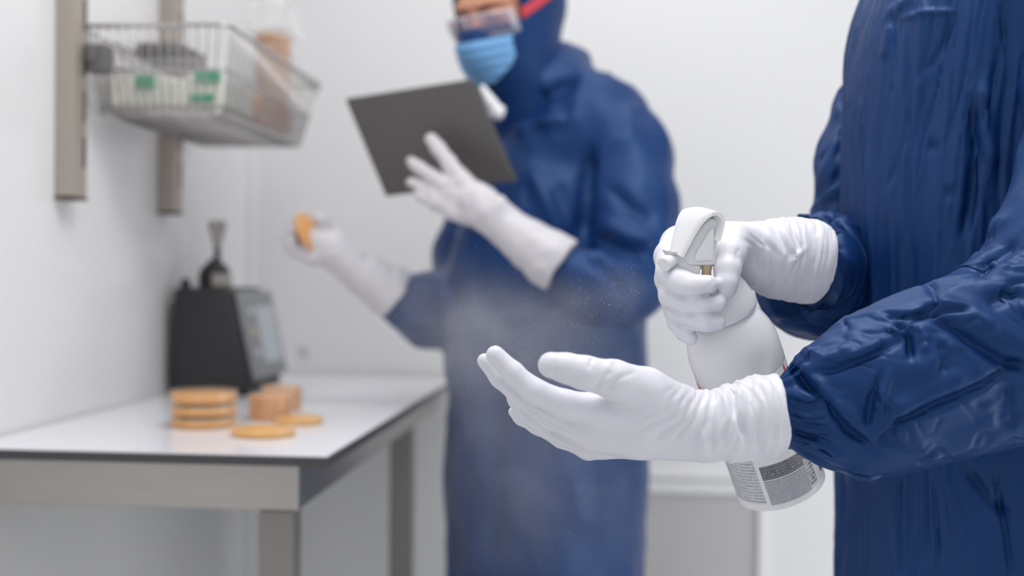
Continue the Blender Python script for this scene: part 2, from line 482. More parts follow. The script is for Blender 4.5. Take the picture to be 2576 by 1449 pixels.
# ------------------------------------------------------------------ PETRI DISHES
dish_mesh = {}
def dish(name, label, group, loc, r, h, agar, rot=None, cat='petri dish'):
    key = (r, h, agar)
    if key not in dish_mesh:
        t = []
        b = MB(); b.lathe([(0, .0008), (r * .93, .0008), (r * .93, h * .86), (r * .955, h * .86), (r * .955, 0), (0, 0)], None, 48); t.append(('base_dish', b, 'clear'))
        b = MB(); b.lathe([(0, .001), (r * .925, .001), (r * .925, h * .62), (r * .90, h * .64), (0, h * .64)], None, 48); t.append(('agar', b, agar))
        b = MB(); b.lathe([(0, h), (r * .985, h), (r, h * .97), (r, h * .30), (r * .98, h * .30), (r * .98, h * .945), (0, h * .945)], None, 48); t.append(('lid', b, 'clear'))
        dish_mesh[key] = []
        for n, mb, mk in t:
            me = bpy.data.meshes.new(n); me.from_pydata(mb.V, [], mb.F); me.polygons.foreach_set('use_smooth', [True] * len(me.polygons))
            me.set_sharp_from_angle(angle=R(40)); me.materials.append(M[mk]); dish_mesh[key].append((n, me))
    root = thing(name, label, cat, group, loc)
    if rot is not None: root.rotation_euler = rot
    for n, me in dish_mesh[key]:
        link(bpy.data.objects.new(n, me), root)
    return root
def table_pt(px, py):
    """point of the bench top seen at this pixel"""
    r = P(px, py, 1.) - C0; k = (ZT - CAMZ) / r[2]; q = C0 + r * k; return q
q = table_pt(512, 1071)
for i, w in enumerate(['lowest', 'middle', 'topmost']):
    dish('petri_dish', 'orange agar petri dish, %s of the wide stack of three beside the black instrument' % w,
         'wide stack of three orange petri dishes', (q[0] + (.001 if i == 1 else 0), q[1], ZT + .0003 + i * .0176), .0495, .0173, 'agar')
def nth(i, n):
    return 'topmost' if i == n - 1 else 'lowest' if i == 0 else ['', 'second', 'third', 'fourth', 'fifth'][i] + ' from below'
q = table_pt(679, 1053)
for i in range(4):
    dish('contact_plate', 'small peach contact plate, %s of the front narrow stack of four' % nth(i, 4),
         'front narrow stack of contact plates', (q[0], q[1], ZT + .0003 + i * .0085), .034, .0142, 'agar_pink')
q = table_pt(704, 1030)
for i in range(4):
    dish('contact_plate', 'small peach contact plate, %s of the rear narrow stack of four' % nth(i, 4),
         'rear narrow stack of contact plates', (q[0], q[1] + .01, ZT + .0003 + i * .0085), .034, .0142, 'agar_pink')
q = table_pt(663, 1094)
dish('petri_dish', 'yellow agar petri dish lying alone at the front of the bench', None, (q[0], q[1], ZT + .0003), .0465, .0125, 'agar_yellow')
q = table_pt(742, 1071)
dish('petri_dish', 'yellow agar petri dish lying alone behind the front one', None, (q[0] - .004, q[1] + .035, ZT + .0003), .0385, .0115, 'agar_yellow')

# ------------------------------------------------------------------ PARTICLE COUNTER
dev = thing('air_sampler', 'black bench instrument with slanted grey display front and upright probe', 'instrument', loc=(0, 0, ZT))
def prism(poly_lo, poly_hi, bev=0.012):
    import bmesh
    bm = bmesh.new(); n = len(poly_lo)
    lo = [bm.verts.new(p) for p in poly_lo]; hi = [bm.verts.new(p) for p in poly_hi]
    bm.faces.new(lo[::-1]); bm.faces.new(hi)
    for i in range(n): bm.faces.new([lo[i], lo[(i + 1) % n], hi[(i + 1) % n], hi[i]])
    bmesh.ops.recalc_face_normals(bm, faces=bm.faces)
    if bev: bmesh.ops.bevel(bm, geom=list(bm.edges), offset=bev, segments=4, affect='EDGES', profile=.5)
    bm.verts.index_update()
    mb = MB(); mb.add([v.co for v in bm.verts], [[v.index for v in f.verts] for f in bm.faces]); bm.free()
    return mb
y0, y1 = 2.10, 2.30
body = prism([(-.808, y0, 0.006), (-.652, y0, .006), (-.694, y0, .196), (-.802, y0, .196)],
             [(-.808, y1, 0.006), (-.652, y1, .006), (-.694, y1, .196), (-.802, y1, .196)])
body.build('housing', M['black'], dev, auto=35)
def dface(s, t, off):
    """s along depth 0..1, t from bottom to top on slanted front"""
    yy = y0 + .015 + s * (y1 - y0 - .0); x = -.652 + (-.694 + .652) * t; z = .006 + t * .19
    return (x + off * .976, yy, z + off * .216)
fr = prism([dface(-.02, .10, .001), dface(1.03, .10, .001), dface(1.03, .97, .001), dface(-.02, .97, .001)],
           [dface(.0, .12, .010), dface(1.01, .12, .010), dface(1.01, .95, .010), dface(.0, .95, .010)], .005)
fr.build('front_panel', M['devgrey'], dev, auto=35)
fr = prism([dface(.36, .25, .0085), dface(.90, .25, .0085), dface(.90, .80, .0085), dface(.36, .80, .0085)],
           [dface(.36, .25, .0115), dface(.90, .25, .0115), dface(.90, .80, .0115), dface(.36, .80, .0115)], .001)
fr.build('display', M['lcd'], dev)
for k in range(3):
    c = Vector(dface(.17, .35 + .2 * k, .011))
    b = MB(); b.lathe([(0, .003), (.007, .003), (.008, 0)], Matrix.Translation(c) @ Matrix.Rotation(R(78), 4, 'Y'), 20)
    b.build('button', M['plastic_grey'] if k != 1 else M['tan'], dev, smooth=True)
px_, py_ = -.757, 2.2
b = MB(); b.lathe([(0, .19), (.030, .19), (.031, .215), (.026, .232), (.014, .243), (.010, .25), (0, .25)], Matrix.Translation((px_ + .0, py_, 0)), 28); b.build('inlet_base', M['black'], dev, auto=35)
b = MB(); b.box((px_ + .004, py_ - .035, .196), (px_ + .040, py_ - .028, .222), .003); b.build('inlet_clip', M['chrome'], dev)
b = MB(); b.lathe([(0, .235), (.006, .235), (.006, .29), (.0, .29)], Matrix.Translation((px_ + .004, py_, 0)), 16); b.build('probe_stem', M['black'], dev, smooth=True)
b = MB(); b.lathe([(.004, .285), (.007, .290), (.011, .305), (.015, .318), (.017, .330), (.017, .338), (.014, .338), (.013, .326), (.006, .305), (0, .30)], Matrix.Translation((px_ + .004, py_, -.017)), 28); b.build('probe_cone', M['chrome'], dev, auto=50)
b = MB(); b.lathe([(0, .19), (.009, .19), (.009, .206), (.007, .212), (0, .212)], Matrix.Translation((-.792, 2.14, 0)), 20); b.build('cap_knob', M['black'], dev, auto=40)

# ------------------------------------------------------------------ RAILS AND BASKET
def rail(px, y, label):
    b = MB(); bx = XW
    t = thing('wall_rail', label, 'rail', 'vertical metal rails on the left wall', loc=(bx, y, 1.232))
    b.box((0.0005, -.022, 0), (.030, .022, 1.25), .002); b.build('channel', M['rail'], t)
    b = MB()
    for k in range(18): b.box((.0290, .006, .045 + k * .068), (.0306, .013, .045 + k * .068 + .046))
    b.build('slots', M['slot'], t)
    b = MB(); b.box((0.0003, -.023, -.004), (.031, .023, .0), .0008); b.build('end_cap', M['slot'], t)
rail(0, 1.705, 'nearer warm grey slotted metal rail on the left wall, ending above the bench')
rail(0, 2.10, 'farther warm grey slotted metal rail on the left wall, behind the wire basket')

bk = thing('wire_basket', 'chrome wire basket shelf hung from the rails on the left wall', 'basket', 'x', loc=(0, 0, 0))
del bk['group']
bz, tz = CAMZ + .250, CAMZ + .372
xb0, xb1 = -.806, -.608; yb0, yb1 = 1.79, 2.26
xt0, xt1 = -.812, -.580; yt0, yt1 = 1.735, 2.30
def L3(a, b_, t): return tuple(a[i] + (b_[i] - a[i]) * t for i in range(3))
wb = MB()
bc = [(xb0, yb0, bz), (xb1, yb0, bz), (xb1, yb1, bz), (xb0, yb1, bz)]
tcs = [(xt0, yt0, tz), (xt1, yt0, tz), (xt1, yt1, tz), (xt0, yt1, tz)]
tr = MB()
for lv, rad in ((0, .0028), (.5, .002), (1, .0034)):
    c = [L3(bc[i], tcs[i], lv) for i in range(4)]
    ring = []
    for i in range(4):
        a, b2, c2 = c[i - 1], c[i], c[(i + 1) % 4]
        for t in (.05, .02): ring.append(L3(b2, a, t) if t == .05 else L3(L3(b2, a, .015), L3(b2, c2, .015), .5))
        ring.append(L3(b2, c2, .05))
    ring.append(ring[0]); tr.tube(ring, rad, 8)
tr.build('rim_wires', M['wire'], bk, smooth=True)
for i in range(4):
    a0, a1 = bc[i], bc[(i + 1) % 4]; c0, c1 = tcs[i], tcs[(i + 1) % 4]
    n = 15 if i % 2 == 0 else 34
    for k in range(1, n):
        t = k / n; wb.tube([L3(a0, a1, t), L3(c0, c1, t)], .0014, 6)
for k in range(1, 34):
    t = k / 34; wb.tube([L3(bc[0], bc[3], t), L3(bc[1], bc[2], t)], .0014, 6)
for k in range(1, 5):
    t = k / 5; wb.tube([L3(bc[0], bc[1], t), L3(bc[3], bc[2], t)], .0020, 6)
wb.build('mesh_wires', M['wire'], bk, smooth=True)
for yy in (1.725, 2.12):
    b = MB(); b.box((XW + .031, yy - .014, CAMZ + .298), (xt0 + .055, yy + .014, CAMZ + .342), .006); b.box((XW + .032, yy - .020, CAMZ + .312), (XW + .050, yy + .020, CAMZ + .335), .005)
    b.build('hanging_bracket', M['clampgrey'], bk)

def crumple(name, lo, hi, m, parent, amp=.012, seed=1, n=26, taper=0.0):
    # closed pillow shaped film bag
    V = []; cx = [(lo[i] + hi[i]) / 2 for i in range(3)]; hs = [(hi[i] - lo[i]) / 2 for i in range(3)]
    th = np.linspace(0, 2 * np.pi, 2 * n, endpoint=False); ph = np.linspace(-np.pi / 2, np.pi / 2, n)
    se = lambda c, e: np.sign(c) * np.abs(c) ** e
    for p in ph:
        for t in th:
            k = 1 - taper * (.5 + .5 * np.sin(p))
            V.append((se(np.cos(p), .35) * se(np.cos(t), .35) * k, se(np.cos(p), .35) * se(np.sin(t), .35) * k, se(np.sin(p), .35)))
    V = np.array(V); V = V * hs + cx
    V += amp * np.stack([ridged(V * 22, seed), ridged(V * 22, seed + 1), ridged(V * 22, seed + 2) * .4], 1) * .5
    a = (np.arange(n - 1)[:, None] * 2 * n + np.arange(2 * n)[None]).ravel(); b_ = (np.arange(n - 1)[:, None] * 2 * n + (np.arange(2 * n)[None] + 1) % (2 * n)).ravel()
    return obj_np(name, V, np.stack([a, b_, b_ + 2 * n, a + 2 * n], 1), m, parent)
pk = thing('wipes_pack', 'clear bag of folded cream white wipes with green print, front of the wire basket', 'pack', loc=(0, 0, 0))
zb = bz + .0055
crumple('bag', (-.794, 1.80, zb), (-.610, 1.985, zb + .086), M['film'], pk, .006, 3)
b = MB()
for k in range(15):
    x0 = -.793 + k * .0122; b.box((x0, 1.812, zb + .008), (x0 + .0112, 1.96, zb + .052 + .004 * math.sin(k * 1.3)), .0025)
b.build('folded_wipes', M['pack'], pk)
for (px0, px1, py0, py1) in ((342, 388, 188, 220), (488, 552, 178, 205), (478, 534, 236, 254)):
    a = wall_pt(px0, py0, 1.806); c = wall_pt(px1, py1, 1.806)
    b = MB(); b.box((a[0], 1.806, c[2]), (c[0], 1.8105, a[2]), .001); b.build('green_label', M['green'], pk)
# sleeves of plates
sl = thing('plate_sleeve', 'crumpled clear sleeve standing in the right of the wire basket', 'bag', loc=(0, 0, 0))
sx, sy = -.640, 2.17
crumple('film_sleeve', (sx - .040, sy - .040, zb), (sx + .040, sy + .040, zb + .19), M['film'], sl, .008, 9, taper=.1)
crumple('tied_top', (sx - .055, sy - .05, zb + .185), (sx + .042, sy + .05, zb + .25), M['film_dense'], sl, .03, 15, taper=.3)
for i in range(11):
    dish('agar_plate', 'peach agar plate in the upright clear sleeve at the right of the basket', 'agar plates in the upright sleeve', (sx, sy, zb + .006 + i * .0168), .035, .0163, 'agar_pink')
s2 = thing('plate_sleeve', 'clear sleeve lying across the back of the wire basket behind the wipes', 'bag', loc=(0, 0, 0))
crumple('film_sleeve', (-.760, 2.03, zb), (-.618, 2.105, zb + .076), M['film'], s2, .006, 21)
for i in range(8):
    dish('agar_plate', 'peach agar plate in the lying sleeve behind the wipes pack', 'agar plates in the lying sleeve', (-.758 + i * .0168, 2.068, zb + .038), .030, .0163, 'agar_pink', rot=(0, R(90), 0))
cl = thing('dark_pouch', 'dark grey pouch at the wall end of the wire basket', 'pouch')
crumple('pouch_body', (-.779, 1.85, zb + .088), (-.70, 2.0, zb + .118), M['clampgrey'], cl, .006, 31)

# ------------------------------------------------------------------ SPRAY BOTTLE
T = P(1763, 640, 1.035); B = P(1966, 1226, 1.108)
axis = T - B; LEN = np.linalg.norm(axis); az = axis / LEN
vx = (C0 - (T + B) / 2); vx -= az * vx.dot(az); vx /= np.linalg.norm(vx)   # towards camera
vy = np.cross(az, vx)
BM = Matrix(((vx[0], vy[0], az[0], B[0]), (vx[1], vy[1], az[1], B[1]), (vx[2], vy[2], az[2], B[2]), (0, 0, 0, 1)))
bot = thing('spray_bottle', 'white trigger spray bottle with red lined text label, held tilted in gloved fist', 'spray bottle')
RB = .0405
U = lambda u: (1 - u) * LEN      # u: 0 top .. 1 bottom
b = MB(); b.lathe([(0, 0), (RB * .9, 0), (RB + .0012, .003), (RB + .0012, .006), (RB, .009), (RB, U(.46)), (RB + .0006, U(.455)), (RB + .0004, U(.375)), (RB * .985, U(.35)), (RB * .94, U(.32)), (RB * .86, U(.288)), (RB * .79, U(.265)), (RB * .70, U(.25)), (RB*.5, U(.248)), (0, U(.24))], BM, 96)
b.build('bottle_body', M['plastic'], bot, auto=50)
b = MB(); b.lathe([(0, U(.245)), (.0300, U(.245)), (.0322, U(.238)), (.0326, U(.222)), (.0318, U(.195)), (.029, U(.155)), (.026, U(.125)), (.021, U(.095)), (.014, U(.075)), (0, U(.07))], BM, 80)
b.build('collar', M['plastic'], bot, auto=50)
def patch(name, u0, u1, a0, a1, m, parent, off):
    nu, na = 10, 60
    V = []; uvs = []
    for i in range(nu + 1):
        for k in range(na + 1):
            u = u0 + (u1 - u0) * i / nu; a = R(a0 + (a1 - a0) * k / na)
            V.append(BM @ Vector(((RB + off) * math.cos(a), (RB + off) * math.sin(a), U(u)))); uvs.append((k / na, 1 - i / nu))
    Fq = [[i * (na + 1) + k, (i + 1) * (na + 1) + k, (i + 1) * (na + 1) + k + 1, i * (na + 1) + k + 1] for i in range(nu) for k in range(na)]
    return obj_np(name, V, Fq, m, parent, True, uvs)
lab = patch('label', .468, .972, -175, 175, M['plastic'], bot, .0003)
M['txt1'] = text_mat('small_grey_print', srgb(212, 212, 219), srgb(158, 158, 168), 26, 90, .45)
M['txt2'] = text_mat('grey_panel_print', srgb(190, 190, 198), srgb(136, 136, 146), 16, 150, .42)
M['txt3'] = text_mat('dark_panel_print', srgb(100, 100, 110), srgb(150, 150, 158), 5, 60, .52)
M['txt4'] = text_mat('boxed_code_print', srgb(200, 200, 208), srgb(100, 100, 110), 8, 6, .5)
M['purple'] = mat('dark_purple_print', srgb(56, 50, 84), .4, noise=.1, nscale=90.)
# sign of angle: work out which side is image-left
sgn = -1 if (proj(np.array([list(BM @ Vector((RB * math.cos(.5), RB * math.sin(.5), .05)))]))[0][0] < proj(np.array([list(BM @ Vector((RB, 0, .05)))]))[0][0]) else 1
def lp(name, u0, u1, a0, a1, m): return patch(name, u0, u1, sgn * a0, sgn * a1, m, lab, .0006)
lp('red_line', .474, .492, -100, 30, M['red'])
lp('red_line', .472, .530, 60, 64, M['red'])
lp('red_line', .50, .514, 42, 75, M['red'])
lp('text_column', .60, .958, -80, -25, M['txt1'])
lp('dark_text_band', .800, .858, -19, 44, M['txt3'])
lp('text_panel', .864, .966, -19, 38, M['txt2'])
lp('code_boxes', .835, .955, 38, 52, M['txt4'])
lp('edge_mark', .84, .945, 68, 80, M['purple'])
lp('edge_mark', .84, .95, -88, -84, M['purple'])

# sprayer head : profile points (px) on the near side, swept back along sv
def extr(poly, d0, sv, thick, bev=.0015):
    lo = [P(x, y, d0) for x, y in poly]; hi = [p + sv * thick for p in lo]
    return prism([tuple(p) for p in lo], [tuple(p) for p in hi], bev)
sv = ZC * .80 - XC * .58 + YC * .16; sv /= np.linalg.norm(sv)
outer = [(1713, 646), (1726, 620), (1742, 590), (1758, 563), (1778, 542), (1800, 533), (1818, 540), (1824, 556), (1819, 580), (1812, 606)]
inner = [(1807, 606), (1813, 580), (1817, 560), (1813, 549), (1800, 542), (1782, 550), (1764, 569), (1748, 595), (1732, 625), (1720, 648)]
oc = catmull([list(p) for p in outer], 40); ic = catmull([list(p) for p in inner[::-1]], 40)
V = []; nn = 40; nd = 8
for j in range(nd + 1):
    t = j / nd; bul = math.sin(math.pi * t)
    wd_ = [.014 + .018 * min(1, i / 18) for i in range(nn)]
    for i in range(nn):
        V.append(P(oc[i][0] - 4 * bul, oc[i][1] - 7 * bul, .998) + sv * wd_[i] * t)
    for i in range(nn):
        V.append(P(ic[i][0], ic[i][1] - 3 * bul, .998) + sv * wd_[i] * t)
Fq = []
st = 2 * nn
for j in range(nd):
    for i in range(nn - 1):
        a = j * st + i; Fq.append([a, a + 1, a + st + 1, a + st])
        a = j * st + nn + i; Fq.append([a, a + st, a + st + 1, a + 1])
    for i in (0, nn - 1):
        a = j * st + i; Fq.append([a, a + st, a + st + nn, a + nn])
for j in (0, nd):
    for i in range(nn - 1):
        a = j * st + i; Fq.append([a, a + nn, a + nn + 1, a + 1])
o = obj_np('shroud', V, Fq, M['plastic'], bot, True)
o.data.set_sharp_from_angle(angle=R(50))
extr([(1722, 650), (1738, 612), (1756, 580), (1770, 562), (1788, 548), (1806, 552), (1811, 575), (1806, 620), (1800, 668), (1736, 668)], 1.004, sv, .022, .002).build('pump_body', M['plastic'], bot, auto=40)
extr([(1752, 640), (1790, 575), (1798, 574), (1795, 655), (1750, 658)], 1.0015, sv, .004, .001).build('side_rib', M['plastic'], bot, auto=40)
extr([(1706, 652), (1716, 640), (1740, 650), (1742, 666), (1764, 667), (1764, 692), (1735, 694), (1712, 684)], 1.006, sv, .016, .002).build('pump_base', M['plastic'], bot, auto=40)
# nozzle
n0 = P(1714, 646, 1.008) + sv * .006; n1 = P(1672, 667, .998) + sv * .002
dv = n1 - n0; ln = np.linalg.norm(dv); dv /= ln
b = MB(); b.tube([n0, n0 + dv * .004, n0 + dv * .0041, n1 - dv * .0009, n1], [.0075, .0075, .0062, .0064, .0056], 32); b.tube([n1 - dv * .0002, n1 + dv * .0006], [.0030, .0026], 20)
b.build('nozzle', M['plastic'], bot, auto=40)
extr([(1676, 630), (1716, 634), (1718, 641), (1694, 640), (1692, 648), (1682, 640)], 1.001, sv, .006, .0006).build('nozzle_tab', M['plastic_grey'], bot, auto=40)
pA = P(1779, 660, 1.010); pB = P(1776, 704, 1.013)
b = MB(); b.tube([pA, (pA + pB) / 2, pB], [.0048, .0040, .0044], 24); b.build('piston', M['tan'], bot, auto=40)
trg = extr([(1720, 688), (1748, 690), (1752, 720), (1762, 760), (1775, 800), (1762, 806), (1742, 768), (1728, 726)], 1.020, sv, .012, .002)
trg.build('trigger', M['plastic'], bot, auto=40)

# ------------------------------------------------------------------ GLOVES / HANDS
def organic(chains, h, k, kg, clip=None, dispf=None, S=(), rl=2, pad=.012):
    """chains: list of (pixel chain, blend)"""
    ch = [(PX(c), kb) for c, kb in chains]
    lo, hi = bounds([c for c, _ in ch], pad)
    def fn(Q):
        r = None
        for c, kb in ch:
            s = chain_sdf(Q, c, k)
            r = s if r is None else smin(r, s, kb)
        if clip is not None:
            for c0, nv in clip:
                r = np.maximum(r, (Q - c0) @ nv)
        return r
    V, Fq = surface(fn, lo, hi, h)
    V = relax(V, Fq, rl)
    N = vnormals(V, Fq)
    if dispf is not None:
        V = V + N * dispf(V)[:, None]; N = vnormals(V, Fq)
    if len(S): V = strokes(V, N, S)
    return V, Fq

# --- near open hand
ca, cb = P(1700, 1068, .955), P(1962, 1042, .955)
cax = (cb - ca) / np.linalg.norm(cb - ca)
near = [
 ([(1990, 1040, .955, 103), (1925, 1046, .955, 101), (1850, 1064, .955, 95), (1765, 1074, .955, 84), (1700, 1066, .955, 84), (1640, 1070, .955, 80)], 0),
 ([(1760, 1070, .955, 76), (1620, 1050, .945, 68), (1500, 1032, .935, 46)], .006),              # index metacarpal
 ([(1740, 1080, .955, 72), (1600, 1085, .950, 66), (1485, 1085, .950, 52)], .006),
 ([(1740, 1085, .965, 70), (1600, 1092, .965, 62), (1480, 1108, .972, 46)], .006),
 ([(1720, 1085, .975, 62), (1590, 1100, .980, 52), (1482, 1118, .985, 40)], .006),
 ([(1500, 1035, .935, 44), (1420, 1018, .928, 37), (1345, 985, .925, 32), (1290, 938, .925, 27), (1246, 893, .925, 24)], .004),   # index
 ([(1485, 1082, .950, 46), (1390, 1045, .946, 36), (1318, 1000, .945, 30), (1258, 950, .945, 25), (1220, 908, .945, 20)], .0028),
 ([(1480, 1105, .975, 40), (1390, 1075, .975, 32), (1330, 1040, .975, 25), (1300, 1005, .972, 22), (1280, 965, .97, 18)], .0022),
 ([(1482, 1118, .985, 38), (1415, 1100, .985, 27), (1352, 1070, .985, 22), (1312, 1050, .983, 19), (1292, 1036, .982, 14)], .0022),
 ([(1700, 1030, .945, 62), (1625, 985, .925, 60), (1545, 955, .910, 49), (1470, 938, .902, 42), (1425, 926, .900, 37), (1386, 918, .898, 33)], .010),  # thumb
]
nearS = [
 ([(1500, 1160), (1400, 1095), (1330, 1030)], 7, -.0022), ([(1440, 1096), (1380, 1060), (1330, 1028)], 6, -.0018),
 ([(1497, 990), (1510, 960), (1540, 930)], 8, -.0016), ([(1520, 985), (1560, 950), (1600, 935)], 7, -.0012),
 ([(1482, 928), (1486, 910), (1497, 896)], 6, -.0012), ([(1398, 905), (1392, 925), (1398, 940)], 5, -.0006),
 ([(1530, 905), (1545, 912)], 7, .0014),
 ([(1715, 975), (1670, 1030), (1600, 1060)], 7, -.0018), ([(1735, 985), (1690, 1045), (1610, 1085)], 6, -.0018),
 ([(1755, 988), (1715, 1060), (1640, 1110)], 7, -.0020), ([(1700, 970), (1650, 1010), (1590, 1030)], 7, -.0012),
 ([(1775, 985), (1745, 1060), (1690, 1115)], 7, -.0020), ([(1795, 980), (1780, 1060), (1740, 1130)], 8, -.0020),
 ([(1822, 975), (1830, 1050), (1800, 1130)], 8, .0022), ([(1840, 965), (1850, 1040), (1880, 1110)], 8, -.0026),
 ([(1865, 960), (1858, 1030), (1835, 1120)], 7, .0022), ([(1890, 950), (1885, 1020), (1870, 1100)], 8, -.0020),
 ([(1912, 945), (1915, 1040), (1905, 1140)], 6, -.0012), ([(1935, 945), (1940, 1040), (1925, 1140)], 5, .0010),
 ([(1810, 1000), (1800, 1090), (1790, 1150)], 6, -.0014), ([(1765, 1080), (1770, 1140)], 6, .0010),
]
def near_disp(V):
    s = (V - ca) @ cax
    m = np.clip((s + .01) / .03, 0, 1)
    rad = V - ca - s[:, None] * cax
    w = s * 120 + vnoise(V * 30, 4) * 1.6
    q = np.stack([w, rad @ YC * 14, rad @ ZC * 14], 1)
    return m * (.0013 * ridged(q, 5) + .0007 * ridged(q * 2.1, 8)) + .0002 * vnoise(V * 120, 3)
V, Fq = organic(near, .00135, .004, .006, clip=[(cb, cax)], dispf=near_disp, S=nearS)

fg = thing('person', 'foreground person in navy coverall and white gloves spraying one open palm', 'person')
obj_np('glove', V, Fq, M['glove'], fg)

# --- far fist on the sprayer
fa, fb = P(1862, 630, 1.075), P(2022, 655, 1.095)
fax = (fb - fa) / np.linalg.norm(fb - fa)
fist = [
 ([(2080, 662, 1.105, 104), (2010, 655, 1.095, 103), (1960, 650, 1.088, 98), (1900, 640, 1.080, 82), (1855, 622, 1.075, 62), (1800, 615, 1.078, 58)], 0),
 ([(1860, 620, 1.082, 54), (1770, 612, 1.085, 52), (1712, 614, 1.075, 48)], .006),
 ([(1860, 640, 1.090, 52), (1770, 650, 1.095, 50), (1700, 655, 1.080, 50)], .006),
 ([(1850, 650, 1.095, 50), (1770, 690, 1.098, 46), (1702, 700, 1.080, 46)], .006),
 ([(1850, 650, 1.095, 46), (1775, 715, 1.098, 42), (1706, 738, 1.078, 42)], .006),
 ([(1705, 618, 1.072, 46), (1684, 645, 1.045, 38), (1688, 688, 1.022, 38), (1712, 714, 1.004, 35), (1742, 722, .994, 31), (1780, 716, .992, 25)], .004),
 ([(1698, 660, 1.072, 46), (1686, 700, 1.040, 38), (1694, 742, 1.018, 36), (1724, 764, 1.005, 31), (1765, 769, .997, 28), (1804, 763, .998, 24)], .0012),
 ([(1702, 700, 1.072, 42), (1696, 745, 1.045, 36), (1710, 782, 1.024, 33), (1742, 803, 1.008, 28), (1775, 809, 1.001, 25), (1806, 810, 1.001, 22)], .0012),
 ([(1706, 738, 1.070, 38), (1700, 776, 1.045, 31), (1706, 808, 1.028, 27), (1721, 833, 1.020, 23), (1738, 851, 1.014, 18)], .0012),
 ([(1880, 622, 1.066, 54), (1848, 606, 1.038, 44), (1836, 640, 1.016, 38), (1830, 678, 1.006, 33), (1829, 710, 1.001, 27), (1832, 730, 1.004, 21)], .008),
]
fistS = [
 ([(1664, 728), (1700, 748), (1735, 751), (1775, 745), (1808, 734)], 4.5, -.0026), ([(1674, 778), (1725, 795), (1775, 792), (1824, 785)], 4, -.0022), ([(1690, 815), (1720, 822), (1752, 830)], 4, -.0018),
 ([(1860, 625), (1852, 640), (1858, 655)], 5, -.0010), ([(1870, 600), (1900, 620), (1905, 680)], 6, -.0016),
 ([(1885, 590), (1925, 620), (1915, 690)], 6, -.0016), ([(1905, 580), (1945, 630), (1935, 710)], 6, -.0014),
 ([(1925, 570), (1965, 640), (1950, 725)], 7, .0018), ([(1945, 565), (1985, 640), (1968, 735)], 6, -.0018),
 ([(1965, 562), (2002, 640), (1985, 745)], 6, .0014), ([(1985, 562), (2022, 640), (2005, 745)], 6, -.0014),
 ([(2030, 620), (1990, 660), (1970, 720)], 7, .0018), ([(2040, 590), (2048, 650), (2040, 720)], 5, -.0008),
 ([(1784, 724), (1790, 712), (1800, 705)], 4, -.0004), ([(1792, 770), (1800, 758), (1812, 752)], 4, -.0004),
]
def fist_disp(V):
    s = (V - fa) @ fax
    m = np.clip((s + .0) / .03, 0, 1)
    rad = V - fa - s[:, None] * fax
    w = s * 150 + vnoise(V * 26, 14) * 1.5
    q = np.stack([w, rad @ YC * 12, rad @ ZC * 12], 1)
    return m * (.0012 * ridged(q, 15) + .0006 * ridged(q * 2.3, 18)) + .0002 * vnoise(V * 120, 3)
V, Fq = organic(fist, .0014, .004, .006, clip=[(fb + fax * .0125, fax)], dispf=fist_disp, S=fistS)
obj_np('glove', V, Fq, M['glove'], fg)

# ------------------------------------------------------------------ FOREGROUND COVERALL
def cuffwave(s, t, s0, s1, amp, n):
    m = np.clip((s - s0) / .01, 0, 1) * np.clip((s1 - s) / .02, 0, 1)
    return amp * m * np.sin(t * n + 3 * np.sin(t * 3) + s * 60)
def near_sleeve_disp(s, t, V):
    q = np.stack([s * 26 + np.sin(t * 1.0 + 1) * 1.2, np.cos(t) * 1.7 + 3, np.sin(t) * 1.7 + s * 4], 1)
    amp = np.clip((s - .025) / .05, 0, 1)
    d = amp * (.0026 * ridged(q, 41) + .0042 * crease(q, 42) + .0016 * crease(q * 1.9, 45) + .0055 * vnoise(V * 9, 44))
    return d + cuffwave(s, t, .012, .05, .0022, 17)
sleeveS = [
 ([(1977, 907), (2020, 960), (2070, 1010), (2132, 1082), (2210, 1139)], 11, -.0065),
 ([(2000, 895), (2060, 960), (2120, 1030), (2180, 1090)], 14, .0035),
 ([(2055, 938), (2100, 930), (2158, 907), (2262, 860)], 8, -.0040), ([(2050, 920), (2110, 905), (2170, 885), (2240, 850)], 14, .0045),
 ([(2205, 1124), (2262, 1062), (2344, 1020), (2468, 969), (2576, 905)], 9, -.0060), ([(2240, 1040), (2330, 990), (2450, 940)], 26, .004),
 ([(2340, 793), (2417, 840), (2520, 907), (2600, 930)], 14, -.0080), ([(2350, 760), (2440, 790), (2520, 830)], 24, .006),
 ([(2182, 1082), (2189, 1010), (2220, 932)], 9, -.0045), ([(2215, 1060), (2222, 1000), (2240, 940)], 9, .003),
 ([(2262, 822), (2288, 850), (2293, 900)], 9, -.006), ([(2310, 820), (2330, 850), (2325, 890)], 10, .004), ([(2365, 860), (2372, 900), (2372, 940)], 12, -.004),
 ([(2298, 798), (2365, 782), (2443, 783)], 8, -.007), ([(2235, 830), (2270, 838), (2300, 820)], 7, .006), ([(2230, 790), (2270, 800), (2290, 795)], 10, -.005),
 ([(2010, 960), (2040, 975), (2060, 970)], 6, -.003), ([(1990, 1005), (2030, 1020), (2070, 1012)], 5, -.003), ([(1985, 1045), (2030, 1058), (2080, 1050)], 5, -.003),
 ([(1990, 1085), (2040, 1098), (2090, 1090)], 6, -.003), ([(2020, 1110), (2080, 1140), (2130, 1150)], 8, .004), ([(2130, 1180), (2180, 1200), (2230, 1222)], 10, .005),
 ([(2020, 880), (2080, 900), (2150, 870)], 12, .005), ([(2300, 940), (2360, 900), (2400, 850)], 30, .003),
 ([(2460, 690), (2500, 650), (2560, 610)], 16, -.006), ([(2430, 650), (2470, 590), (2530, 540)], 14, .005), ([(2480, 760), (2540, 740), (2580, 745)], 20, -.006),
]
